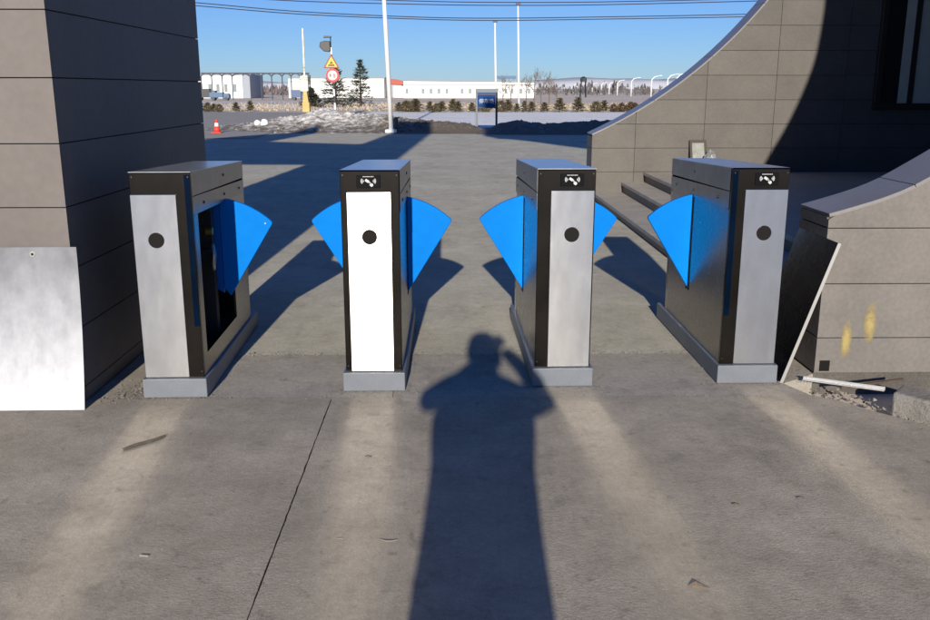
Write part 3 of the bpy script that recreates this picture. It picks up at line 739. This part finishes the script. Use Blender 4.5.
def bank(name, x0, x1, y0, y1, prof, front, back, rough, m, step=.075, clods=0, label=''):
    nx, ny = int((x1-x0)/step), int((y1-y0)/step)
    vs = []; fs = []
    H_ = {}
    for j in range(ny+1):
        for i in range(nx+1):
            x, y = x0+i*step, y0+j*step
            h = lerp_tab(prof, x)
            f0, f1 = lerp_tab(front, x), lerp_tab(back, x)
            f0 += .35*noise.noise(Vector((x*.9, 5, 0)))
            t = (y-f0)/max(.1, f1-f0)
            s = max(0., min(1., t*3.2))*max(0., min(1., (1-t)*1.8))
            s = s*s*(3-2*s)
            nn = noise.noise(Vector((x*.9, y*.9, 1)))*.55+noise.noise(Vector((x*2.6, y*2.6, 4)))*.4+noise.noise(Vector((x*7, y*7, 9)))*.3
            vv = 1-noise.voronoi(Vector((x*2.8, y*2.8, 2)))[0][0]*1.2
            z_ = h*s*(1+rough*.55*nn+rough*.3*(vv-.4))
            if s <= .001: z_ = -.04
            H_[(i, j)] = z_; vs.append((x, y, z_))
    for j in range(ny):
        for i in range(nx):
            a = j*(nx+1)+i
            if max(vs[a][2], vs[a+1][2], vs[a+nx+1][2], vs[a+nx+2][2]) > -.03: fs.append((a, a+1, a+nx+2, a+nx+1))
    mb = MB().add(vs, fs)
    for k in range(clods):
        i, j = rnd.randrange(nx), rnd.randrange(ny); z_ = H_[(i, j)]
        if z_ < .02: continue
        s = rnd.uniform(.015, .06)*rnd.choice((1, 1, .6)); c = Vector((x0+i*step, y0+j*step, z_+s*.2))
        P = [c+Vector(q)*s*rnd.uniform(.7, 1.25) for q in ((1,0,0), (-1,0,0), (0,1,0), (0,-1,0), (0,0,.8), (0,0,-.8))]
        mb.add(P, [(0,2,4), (2,1,4), (1,3,4), (3,0,4), (2,0,5), (1,2,5), (3,1,5), (0,3,5)])
    o = mb.build(name, m); tag(o, label, 'snow bank'); o['kind'] = 'stuff'
    return o
bank('snow_bank', -9.2, 1.5, 30.4, 41.5, [(-9.2, .0), (-8.4, .12), (-7.0, .26), (-5.9, .46), (-4.8, .64), (-4.0, .54), (-3.2, .5), (-2.4, .5), (-1.3, .34), (0, .30), (.7, .2), (1.3, .05)],
     [(-9.2, 33.4), (-6, 32.0), (-2, 31.3), (1.5, 31.0)], [(-9.2, 35.2), (-6, 39.5), (-4.7, 41.2), (-2.5, 39.0), (0, 35.5), (1.5, 34)], .75, M['bank'], clods=2600, label='dirty lumpy snow bank heaped round the white pole at the forecourt edge')
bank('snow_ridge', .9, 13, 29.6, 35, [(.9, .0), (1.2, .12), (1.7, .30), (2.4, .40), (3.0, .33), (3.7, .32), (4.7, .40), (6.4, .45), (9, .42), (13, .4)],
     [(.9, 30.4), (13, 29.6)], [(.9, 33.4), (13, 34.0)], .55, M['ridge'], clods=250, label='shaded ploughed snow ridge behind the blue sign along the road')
for u, v, s, lb in ((257, 121, .11, 'white snow lump, left of two on the end of the dirty bank'), (264, 120, .13, 'white snow lump, right of two on the end of the dirty bank')):
    bm = bmesh.new(); bmesh.ops.create_icosphere(bm, subdivisions=3, radius=s)
    for q in bm.verts: q.co *= 1+.35*noise.noise(q.co*9+Vector((u, 0, 0)))
    me = bpy.data.meshes.new('snow_lump'); bm.to_mesh(me); bm.free(); me.materials.append(mat('clean_snow', (.82, .82, .82), .7))
    o = bpy.data.objects.new('snow_lump', me); C.objects.link(o); p_ = at(u, v, 33.6); o.location = (p_.x, 33.6, .27); tag(o, lb, 'snow lump', 'snow lumps on the bank end')

# ------------------------------------------------------------------ poles, signs, cone, barrier
M['white_pole'] = mat('white_enamel', (.78, .78, .77), .45, var=.03, scale=2)
M['dark_metal'] = mat('dark_metal', (.035, .037, .04), .5)
lp = thing('light_pole', 'tall white pole rising from the dirty snow bank', 'light pole', (-2.03, 31.62, 0))
MB().tube([(0, 0, .12), (-.16, 0, 4.5), (-.29, 0, 8.2)], [.085, .07, .055], 14).build('mast', M['white_pole'], lp, smooth=True)
MB().prismz([(-.2, -.2), (.2, -.2), (.2, .2), (-.2, .2)], 0, .12).build('foot', M['white_pole'], lp, bevel=.03)
MB().box(.13, .24, -.06, .08, .0, .52).build('service_box', M['dark_metal'], lp, bevel=.02)
mb = MB().tube([(-.29, 0, 8.15), (-.2, -.5, 8.35), (-.2, -1.1, 8.4)], .03, 8); mb.box(-.32, -.08, -1.6, -1.0, 8.36, 8.44)
mb.build('lamp_arm', M['white_pole'], lp)

cn = thing('traffic_cone', 'small red traffic cone with white band left of the snow bank', 'traffic cone', (-8.0, 31.6, 0))
M['cone_red'] = mat('cone_red', (.75, .055, .03), .5); M['cone_white'] = mat('cone_white', (.8, .78, .74), .5)
MB().box(-.17, .17, -.17, .17, .006, .035).build('base', M['cone_red'], cn, bevel=.01)
MB().tube([(0, 0, .035), (0, 0, .22)], [.12, .085], 18).build('cone_body', M['cone_red'], cn, smooth=True)
MB().tube([(0, 0, .2205), (0, 0, .35)], [.083, .058], 18).build('band', M['cone_white'], cn, smooth=True)
MB().tube([(0, 0, .3505), (0, 0, .47)], [.056, .03], 18).build('tip', M['cone_red'], cn, smooth=True)

bb = thing('boom_barrier', 'raised white boom on a yellow barrier box left of the road signs', 'barrier', (-9.2, 59, 0))
M['yellow'] = mat('barrier_yellow', (.52, .37, .12), .6, var=.15, scale=3)
MB().box(-.2, .27, -.22, .22, 0, .62).build('housing', M['yellow'], bb, bevel=.04)
MB().prism([(-.16, .622), (.2, .622), (.12, 1.3), (-.1, 1.3)], -.15, .15).build('neck', M['yellow'], bb)
MB().box(-.28, .22, -.2, .2, 1.302, 2.25).build('drive_head', mat('barrier_cream', (.78, .74, .58), .5), bb, bevel=.03)
MB().box(.222, .36, -.12, .12, 1.7, 2.3).build('counterweight', M['dark_metal'], bb)
mb = MB()
for k in range(8): mb.box(-.045, .045, -.04, .04, 2.25+k*.36, 2.25+(k+1)*.36-.001, k % 2)
mb.build('boom', [mat('boom_white', (.70, .64, .52), .5), mat('boom_cream', (.60, .47, .31), .5)], bb)

sg = thing('road_sign', 'road sign post with yellow triangle, red round sign and black lamp head', 'road sign', (-6.2, 50, 0))
mb = MB()
for k in range(10):
    za, zb = .0+k*.36, .0+(k+1)*.36
    mb.tube([(-.012*za*3, 0, za), (-.012*zb*3, 0, zb)], .05, 10, k % 2)
mb.build('post', [M['dark_metal'], M['white_pole']], sg)
M['sign_red'] = mat('sign_red', (.65, .03, .035), .5); M['sign_yellow'] = mat('sign_yellow', (.85, .50, .04), .5); M['sign_brown'] = mat('sign_border', (.20, .05, .02), .5)
cx = -.13
tr = MB().prism([(cx-.43, 2.53), (cx+.43, 2.53), (cx, 3.28)], -.07, -.055).build('warning_triangle', M['sign_brown'], sg)
MB().prism([(cx-.31, 2.60), (cx+.31, 2.60), (cx, 3.135)], -.075, -.0705).build('triangle_face', M['sign_yellow'], tr)
mb = MB().prism([(cx-.19, 2.64), (cx+.19, 2.64), (cx+.16, 2.73), (cx-.16, 2.73)], -.08, -.0755); mb.prism([(cx-.11, 2.76), (cx+.11, 2.76), (cx+.05, 2.86), (cx-.04, 2.86)], -.08, -.0755); mb.prism([(cx-.02, 2.88), (cx+.05, 2.88), (cx+.02, 2.96)], -.08, -.0755)
mb.build('warning_symbol', M['dark_metal'], tr)
rd = MB().disc((cx+.04, 2.16), .36, -.07, -.055, 28).build('round_sign', M['sign_red'], sg)
mb = MB().disc((cx+.04, 2.16), .25, -.075, -.0705, 24); mb.build('round_face', mat('sign_white', (.75, .7, .68), .5), rd)
mb = MB().prism([(cx-.12, 2.08), (cx-.03, 2.08), (cx-.03, 2.26), (cx-.12, 2.22)], -.08, -.0755); mb.prism([(cx+.1, 2.03), (cx+.17, 2.03), (cx+.17, 2.24), (cx+.1, 2.27)], -.08, -.0755)
mb.build('round_symbol', M['sign_red'], rd)
hd = MB().prism([(-.72, 3.62), (-.5, 3.40), (-.2, 3.36), (-.14, 3.5), (-.16, 3.92), (-.42, 3.94), (-.68, 3.86)], -.22, .12).build('lamp_head', M['dark_metal'], sg, bevel=.03)
MB().tube([(-.13, 0, 3.3), (-.14, 0, 4.1)], .03, 8).build('bracket', M['dark_metal'], sg)
MB().prism([(-.5, 4.08), (-.1, 4.10), (-.12, 4.18), (-.46, 4.19)], -.16, .16).build('rain_hood', M['dark_metal'], sg)

bs = thing('sign_board', 'blue sign board on two dark posts at the left end of the snow ridge', 'sign', (0, 33, 0))
M['sign_blue'] = mat('sign_blue', (.008, .05, .19), .5, var=.12, scale=2, spec=.08); M['sign_grey'] = mat('sign_header_grey', (.12, .135, .16), .45)
MB().tube([(.955, 0, 0), (.955, 0, 1.46)], .035, 10).build('post', mat('post_grey', (.22, .22, .23), .5), bs)
MB().tube([(1.665, 0, 0), (1.665, 0, 1.46)], .04, 10).build('post', M['dark_metal'], bs)
MB().box(.915, 1.71, -.05, .05, 1.34, 1.475).build('header', M['sign_grey'], bs, bevel=.01)
bd = MB().box(.99, 1.622, -.03, .03, .80, 1.338).build('board', M['sign_blue'], bs, bevel=.01)
MB().box(.99, 1.622, -.04, -.031, .80, .83).build('board_rim', M['dark_metal'], bs)
MB().box(.99, 1.622, -.04, -.031, 1.26, 1.30).build('board_rim', M['dark_metal'], bs)
MB().box(.993, 1.62, -.2, .2, .06, .12).build('lower_tray', M['sign_blue'], bs)
cu = bpy.data.curves.new('sign_text', 'FONT'); cu.body = '停车场'; cu.size = .185; cu.align_x = 'CENTER'; cu.align_y = 'CENTER'; cu.extrude = .003; cu.space_character = 1.0
to = bpy.data.objects.new('sign_text', cu); C.objects.link(to); dg = bpy.context.evaluated_depsgraph_get(); dg.update()
me = bpy.data.meshes.new_from_object(to.evaluated_get(dg)); bpy.data.objects.remove(to)
to = bpy.data.objects.new('lettering', me); C.objects.link(to); to.parent = bd; to.location = (1.306, -.036, 1.03); to.rotation_euler = (R(90), 0, 0)
me.materials.clear(); me.materials.append(mat('sign_lettering', (.62, .66, .7), .5))

# tall slim poles
for u, vt, lb in ((495, 22, 'slim white lamp pole standing behind the blue sign board'), (518, 5, 'tallest slim white pole right of the blue sign board')):
    y = 78.; b_ = at(u+1, 106, y); tp = at(u, vt, y)
    o = thing('slim_pole', lb, 'pole', (b_.x, y, gz(y)), 0, 'slim white poles beyond the road')
    hgt = tp.z-gz(y)
    MB().tube([(0, 0, 0), (tp.x-b_.x, 0, hgt)], [.10, .065], 10).build('mast', M['white_pole'], o, smooth=True)
    MB().box(tp.x-b_.x-.16, tp.x-b_.x+.22, -.2, .2, hgt, hgt+.16).build('lamp', M['dark_metal'], o)
    MB().box(-.35, .35, -.35, .35, 0, .3).build('footing', mat('footing_grey', (.4, .45, .48), .7), o)

# overhead wires, strung between pylons outside the frame
M['wire'] = mat('wire_dark', (.03, .035, .06), .5)
for pts, lb in (([(150, 0), (196, 2.5), (300, 11.5), (420, 17), (500, 18), (600, 16.8), (750, 14), (860, 10)], 'upper wire of the lower overhead pair'),
                ([(150, 3), (196, 5.5), (300, 14), (420, 19), (500, 20.3), (600, 19), (750, 16.5), (860, 13)], 'lower wire of the lower overhead pair'),
                ([(200, -5), (300, 1), (420, 4.2), (500, 5.2), (600, 4.6), (750, 1), (860, -3)], 'lower wire of the upper overhead pair'),
                ([(200, -9), (300, -3), (420, 1), (500, 2.2), (600, 1.8), (750, -1.5), (860, -5)], 'topmost overhead wire, touching the top of the picture')):
    P = [at(u, v, 48) for u, v in pts]
    Q = []
    for i in range(len(P)-1):
        for k in range(4):
            t = k/4.; p0, p1, p2, p3 = P[max(0, i-1)], P[i], P[i+1], P[min(len(P)-1, i+2)]
            Q.append(.5*((2*p1)+(p2-p0)*t+(2*p0-5*p1+4*p2-p3)*t*t+(3*p1-p0-3*p2+p3)*t*t*t))
    Q.append(P[-1]); e0 = Q[0]-(Q[1]-Q[0]).normalized()*25; e1 = Q[-1]+(Q[-1]-Q[-2]).normalized()*25
    tag(MB().tube([e0]+Q+[e1], .024, 5).build('overhead_wire', M['wire']), lb+' strung across the sky', 'wire', 'overhead wires')

# ------------------------------------------------------------------ shrubs, conifers, bare trees
def foliage_mesh(rr, h, rx, n, size, cone, mode):
    mb = MB()
    for i in range(n):
        t = rr.random()**.8 if cone else rr.random()
        zc = h*(.08+.92*t); lim = rx*((1-t)**.8+.06) if cone else rx*math.sin(math.pi*min(1, .18+.8*t))
        if cone: lim *= .72+.38*math.sin(t*26+rr.random()*.6)
        a = rr.uniform(0, 2*math.pi); r_ = lim*math.sqrt(rr.random())
        c = Vector((r_*math.cos(a), r_*math.sin(a), zc))
        out = Vector((math.cos(a), math.sin(a), rr.uniform(-.3, .5) if cone else rr.uniform(.1, 1.4))).normalized()
        s = size*rr.uniform(.6, 1.4); sd = out.orthogonal().normalized(); sd.rotate(Matrix.Rotation(rr.uniform(0, 6.28), 3, out))
        mb.add([c-out*s*.4+sd*s*.22, c-out*s*.4-sd*s*.22, c+out*s*.9-sd*s*.08, c+out*s*.9+sd*s*.08], [(0,1,2,3)])
    return mb
M['shrub'] = mat('winter_shrub', (.075, .075, .042), .85, col2=(.135, .10, .06), scale=2.5)
M['shrub_red'] = mat('russet_shrub', (.12, .062, .035), .85, col2=(.06, .05, .028), scale=2.5)
M['needle'] = mat('conifer_needles', (.032, .045, .024), .85, col2=(.06, .062, .035), scale=1.2)
M['bark'] = mat('bark', (.075, .058, .045), .9, var=.2, scale=6)
protos = []
for k in range(4):
    rr = random.Random(40+k)
    mb = foliage_mesh(rr, 1.0, .62, 420, .17, k % 2 == 0, 0)
    stm = MB().tube([(0, 0, 0), (.02, 0, .5)], [.03, .015], 5)
    protos.append((mb, stm))
pm = []
for k, (a, b) in enumerate(protos):
    fo = a.build('foliage', M['shrub_red'] if k == 3 else M['shrub']); so_ = b.build('stem', M['bark']); pm.append((fo.data, so_.data))
    bpy.data.objects.remove(fo); bpy.data.objects.remove(so_)
shr = []
for u in (202, 208, 214, 221, 236, 251): shr.append((u, 60.5, rnd.uniform(.6, .95)))
for u in (399, 406, 413, 416, 430, 437, 442, 453, 458, 472, 480, 486, 501, 508, 517, 524, 532, 545, 560, 578, 596, 604, 614, 622, 631, 634): shr.append((u, 58.8, rnd.uniform(.65, 1.05)))
nL = sum(1 for s in shr if s[0] < 300)
for i, (u, y, s) in enumerate(shr):
    b_ = at(u, 110, y); k = rnd.randrange(3) if u < 610 else rnd.choice((0, 3))
    if u in (416, 560, 578): k = 0; s = 1.2
    left = u < 300
    j = i if left else i-nL
    words = ['first', 'second', 'third', 'fourth', 'fifth', 'sixth', 'seventh', 'eighth', 'ninth', 'tenth', 'eleventh', 'twelfth', 'thirteenth']
    nr = len(shr)-nL
    if left: lb = 'winter shrub, %s from the dark pillar in the verge row' % words[j]
    elif j < 13: lb = 'winter shrub, %s right of the white pole in the verge row' % words[j]
    else: lb = 'winter shrub, %s left of the curved wall in the verge row' % words[nr-1-j]
    o = thing('shrub', lb, 'shrub', (b_.x, y+rnd.uniform(-.4, .4), -.02), rnd.uniform(0, 6.28), 'shrubs along the verge')
    o.scale = (s*rnd.uniform(.62, .85), s*.75, s*rnd.uniform(.68, .85))
    for nm, me in (('foliage', pm[k][0]), ('stem', pm[k][1])):
        c = bpy.data.objects.new(nm, me); C.objects.link(c); c.parent = o

def conifer(lb, u, vt, vb, y, wpx, seed):
    rr = random.Random(seed); b_ = at(u, vb, y); tp = at(u, vt, y); z0 = gz(y); h = tp.z-z0; rx = wpx/900.*y/2
    o = thing('conifer_tree', lb, 'tree', (b_.x, y, z0), 0, 'conifers in front of the white hall')
    mb = MB(); tiers = 15
    for i in range(tiers):
        t = i/(tiers-1); z_ = h*(.10+.86*t); ln = rx*((1-t)**.85+.05)
        for k in range(rr.randint(6, 9)):
            a = rr.uniform(0, 6.28); l = ln*rr.uniform(.6, 1.15); d = Vector((math.cos(a), math.sin(a), -.12+.35*t))
            for q in range(int(10+l*16)):
                s_ = rr.random()**.7; c = Vector((0, 0, z_))+d*l*s_+Vector((rr.gauss(0, .09), rr.gauss(0, .09), rr.gauss(0, .07)))
                sd = Vector((rr.gauss(0, 1), rr.gauss(0, 1), rr.gauss(0, .4))).normalized(); up = d.lerp(Vector((0, 0, 1)), .25).normalized(); w_ = rr.uniform(.05, .11)
                mb.add([c-sd*w_*.5, c+sd*w_*.5, c+up*.26+sd*w_*.2, c+up*.26-sd*w_*.2], [(0,1,2,3)])
    mb.build('crown', M['needle'], o); MB().tube([(0, 0, 0), (0, 0, h*.95)], [.14, .02], 7).build('trunk', M['bark'], o)
conifer('bushy dark conifer right behind the road sign post', 336, 66, 104, 88, 40, 1)
conifer('slender pointed conifer between the road sign and the white pole', 361, 60, 102, 92, 26, 2)
conifer('low spreading conifer just right of the yellow barrier', 311, 88, 103, 86, 24, 3)

def bare_tree_mesh(seed, h):
    rr = random.Random(seed); mb = MB()
    def br(p, d, l, r_, lev):
        q = p+d*l; mb.tube([p, q], [r_, r_*.6], 4 if lev else 6, cap=False)
        if lev >= 4: return
        for k in range(rr.randint(3, 4)):
            nd = (d+Vector((rr.gauss(0, .42), rr.gauss(0, .42), rr.gauss(.12, .2)))).normalized()
            br(p+d*l*rr.uniform(.45, 1.0), nd, l*rr.uniform(.5, .75), r_*.55, lev+1)
    br(Vector((0, 0, 0)), Vector((rr.gauss(0, .04), 0, 1)), h*.38, h*.014, 0)
    return mb
M['twigs'] = mat('bare_twigs', (.16, .115, .085), .9, var=.2, scale=.5)
bt = []
for k in range(4):
    o = bare_tree_mesh(70+k, 1.0).build('branches', M['twigs']); bt.append(o.data); bpy.data.objects.remove(o)
spots = [(503, 4.4, 100), (511, 3.6, 104), (526, 4.6, 98), (534, 5.0, 101), (541, 5.2, 97), (549, 4.6, 104), (557, 3.8, 108)]
wd = ['first', 'second', 'third', 'fourth', 'fifth', 'sixth', 'seventh']
for i, (u, h, y) in enumerate(spots):
    b_ = at(u, 105, y)
    o = thing('bare_tree', 'bare brown roadside tree, %s right of the blue sign board' % wd[i], 'tree', (b_.x, y, gz(y)), rnd.uniform(0, 6), 'bare young trees beyond the verge')
    c = bpy.data.objects.new('branches', bt[i % 4]); C.objects.link(c); c.parent = o; c.scale = (h, h, h)

# far woodland strip and dry scrub (one mass each)
def strip(name, rng, n, y0, y1, hmin, hmax, m, lb, cat, w_=(.5, 1.4)):
    mb = MB(); rr = random.Random(len(name)*7+n)
    for i in range(n):
        y = rr.uniform(y0, y1); u = rr.uniform(*rng); b_ = at(u, 95, y); cl = .55+.45*noise.noise(Vector((b_.x*.06, y*.01, 2))); h = (hmin+(hmax-hmin)*rr.random())*max(.25, cl+.25); z0 = gz(y)
        for k in range(5):
            x = b_.x+rr.gauss(0, h*.16); t = rr.uniform(.15, 1); s = rr.uniform(*w_)*h*.12; zz = z0+h*t
            a = rr.uniform(0, 3.14); dx, dy = math.cos(a)*s, math.sin(a)*s
            mb.add([(x-dx, y-dy, zz-s*2), (x+dx, y+dy, zz-s*1.6), (x+dx*.4, y+dy*.4, zz+s), (x-dx*.3, y-dy*.3, zz+s*.8)], [(0,1,2,3)])
        mb.tube([(b_.x, y, z0), (b_.x, y, z0+h*.8)], [h*.012, h*.005], 3, cap=False)
    o = mb.build(name, m); tag(o, lb, cat); o['kind'] = 'stuff'
M['farwood'] = mat('far_wood', (.11, .10, .10), .95, var=.25, scale=.05)
strip('far_woodland', (536, 720), 260, 420, 640, 3.0, 7.5, M['farwood'], 'dark far-off belt of trees along the horizon on the right', 'woodland')
strip('far_thicket', (242, 300), 160, 420, 520, 2.5, 6.5, mat('far_thicket', (.16, .13, .13), .95, var=.2, scale=.05), 'brownish far thicket seen through the steel bents', 'woodland')
strip('dry_scrub', (196, 700), 4200, 62, 125, .10, .36, mat('dry_scrub', (.50, .40, .265), .95, var=.3, scale=.3), 'sparse dry scrub on the field beyond the shrub row', 'scrub')

# ------------------------------------------------------------------ far street lamps
lamps = [(573, 84), (580, 83.5), (592, 83), (601, 82.5), (609, 82), (617, 80), (631, 77.5), (651, 75.5), (667, 74), (676, 73), (692, 71)]
for i, (u, vt) in enumerate(lamps):
    y = 7.4*900/(96.5-vt)*1.02; b_ = at(u, 96, y); z0 = gz(y); h = at(u, vt, y).z-z0
    o = thing('street_lamp', 'far white street lamp, number %d of the row counted from the bare trees' % (i+1) if False else 'far white street lamp, %s of the row starting at the bare trees' % ['first', 'second', 'third', 'fourth', 'fifth', 'sixth', 'seventh', 'eighth', 'ninth', 'tenth', 'last'][i], 'street lamp', (b_.x, y, z0), 0, 'far street lamps')
    MB().tube([(0, 0, 0), (0, 0, h*.8), (.12*h, 0, h*.94), (.36*h, 0, h)], [.28, .22, .16, .13], 8).build('mast', M['white_pole'], o, smooth=True)
    MB().box(.34*h, .48*h, -.2, .2, h-.06, h+.1).build('lamp_head', M['white_pole'], o)
wt = thing('water_tower', 'small dark tower standing among the far street lamps', 'tower', (at(583, 95, 330).x, 330, gz(330)))
for s in ((-1, -1), (1, -1), (-1, 1), (1, 1)): MB().tube([(s[0]*1.0, s[1]*1.0, 0), (s[0]*.7, s[1]*.7, 5.6)], .14, 5).build('leg', M['dark_metal'], wt)
MB().tube([(0, 0, 5.4), (0, 0, 6.6), (0, 0, 7.2)], [1.2, 1.2, .3], 10).build('tank', M['dark_metal'], wt)

# ------------------------------------------------------------------ far buildings
M['hall_white'] = mat('hall_white', (.74, .75, .74), .7, var=.04, scale=.1); M['hall_roof'] = mat('hall_roof', (.22, .25, .30), .6)
M['hall_win'] = mat('hall_window', (.16, .19, .21), .4); M['hall_band'] = mat('hall_band', (.36, .39, .40), .7); M['hall_side'] = mat('hall_side', (.30, .33, .38), .7)
def hall(lb, u0, u1, vt, y, depth, wins, roof=.35, band=None, dh=0, win_v=(88.5, 93.5)):
    z0 = gz(y); a, b = at(u0, vt, y), at(u1, vt+dh, y); h = a.z-z0
    o = thing('hall', lb, 'building', (a.x, y, z0)); W_ = b.x-a.x; h2 = b.z-z0
    MB().prism([(0, 0), (W_, 0), (W_, h2-roof), (0, h-roof)], 0, depth).build('wall', M['hall_white'], o)
    MB().prism([(-.4, h-roof), (W_+.4, h2-roof), (W_+.4, h2), (-.4, h)], -.4, depth+.4).build('roof', M['hall_roof'], o)
    if band:
        zb = at(u0, band, y).z-z0; MB().box(.3, W_-.3, -.12, -.01, zb-.18, zb+.18).build('cornice', M['hall_band'], o)
    for u in wins:
        p0, p1 = at(u-1.3, win_v[1], y), at(u+1.3, win_v[0], y)
        wv = MB().box(p0.x-a.x, p1.x-a.x, -.06, -.005, p0.z-z0, p1.z-z0).build('window', M['hall_win'], o)
        MB().box(p0.x-a.x-.1, p1.x-a.x+.1, -.16, -.061, p0.z-z0-.12, p0.z-z0).build('sill', M['hall_white'], wv)
    return o
h1 = hall('long low white hall with a row of windows behind the blue sign board', 403.5, 535, 79.5, 300, 26, (407, 423, 431, 439, 447, 462, 470, 506, 512, 521, 529), band=85, dh=1.5)
rs = thing('roof_sign', 'blue lettered strip standing on the roof of the long white hall', 'sign', (at(497, 80, 301).x, 301, at(497, 80, 301).z))
MB().box(0, 6.2, 0, .4, .35, 1.35).build('strip', mat('roof_sign_blue', (.05, .12, .22), .5), rs)
for k in range(4): MB().box(.6+k*1.6, .75+k*1.6, .1, .25, -.6, .35).build('support', M['dark_metal'], rs)
hall('white hall behind the conifers left of the white pole', 288, 384, 77, 310, 24, (), band=81.5)
h3 = hall('white hall behind the steel bents at the left', 190, 242, 73.5, 300, 22, (201, 210, 218, 226, 235), win_v=(84, 92))
MB().box(at(242, 74, 300).x-at(190, 74, 300).x+.01, at(250, 74, 300).x-at(190, 74, 300).x, 0.5, 20, 0, at(242, 74.5, 300).z-gz(300)).build('side_block', M['hall_side'], h3)
o = thing('shed', 'grey shed with red roof between the white halls', 'building', (at(380, 90, 320).x, 320, gz(320)))
MB().box(0, 7.5, 0, 12, 0, 4.6).build('wall', M['hall_side'], o)
MB().prism([(2.2, 4.6), (9.5, 4.2), (9.3, 5.2), (5.0, 6.2), (2.2, 6.4)], -.5, 12.5).build('roof', mat('red_roof', (.42, .10, .07), .7), o)
MB().box(4.6, 9.0, -.6, 0, 0, 3.9).build('porch', M['hall_white'], o)
# steel bents: arched pipe frames in a row
M['gantry'] = mat('gantry_steel', (.07, .08, .105), .6)
gt = thing('pipe_gantry', 'row of dark arched steel bents in front of the left white hall', 'gantry', (0, 262, gz(262)))
us = [201, 211.5, 222, 232, 250, 261, 271.5, 282, 291, 300, 309.5]
for i, u in enumerate(us):
    a = at(u, 76, 262); MB().tube([(a.x, 0, 0), (a.x, 0, a.z-gz(262))], .18, 6).build('post', M['gantry'], gt)
    if i+1 < len(us):
        b = at(us[i+1], 76, 262); P = []
        for k in range(7):
            t = k/6.; P.append((a.x+(b.x-a.x)*t, 0, a.z-gz(262)+.75*math.sin(math.pi*t)**.6))
        MB().tube(P, .22, 6).build('arch', M['gantry'], gt)
        MB().tube([(a.x, 0, a.z-gz(262)+.8), (b.x, 0, b.z-gz(262)+.8)], .15, 6).build('pipe', M['gantry'], gt)
# trucks parked by the left hall
def truck(lb, u, v, y, L_, h, m):
    b_ = at(u, v, y); o = thing('parked_truck', lb, 'truck', (b_.x, y, gz(y)), 0, 'trucks parked by the left hall')
    MB().box(-L_/2, L_*.18, -1, 1, .7, h).build('cargo_body', m, o, bevel=.05)
    MB().prism([(L_*.2, .5), (L_/2, .5), (L_/2, 1.4), (L_*.44, h*.86), (L_*.2, h*.86)], -.95, .95).build('cab', m, o, bevel=.05)
    MB().prism([(L_*.30, 1.5), (L_*.455, 1.5), (L_*.42, h*.78), (L_*.30, h*.78)], -.97, -.952).build('side_window', M['hall_win'], o)
    for x in (-L_*.32, L_*.34):
        for s in (-1, 1): MB().disc((x, .45), .45, s*.9-.12, s*.9+.12, 14).build('wheel', M['dark_metal'], o)
truck('dark truck parked beside the pillar edge in front of the left hall', 207, 93, 240, 5.2, 2.9, mat('truck_dark', (.03, .035, .04), .5))
truck('blue truck parked right of the dark one by the left hall', 220, 94, 236, 5.0, 2.0, mat('truck_blue', (.06, .12, .22), .5))
truck('blue truck parked just left of the yellow barrier', 299, 94, 236, 3.8, 2.6, mat('truck_blue_grey', (.06, .10, .2), .5))
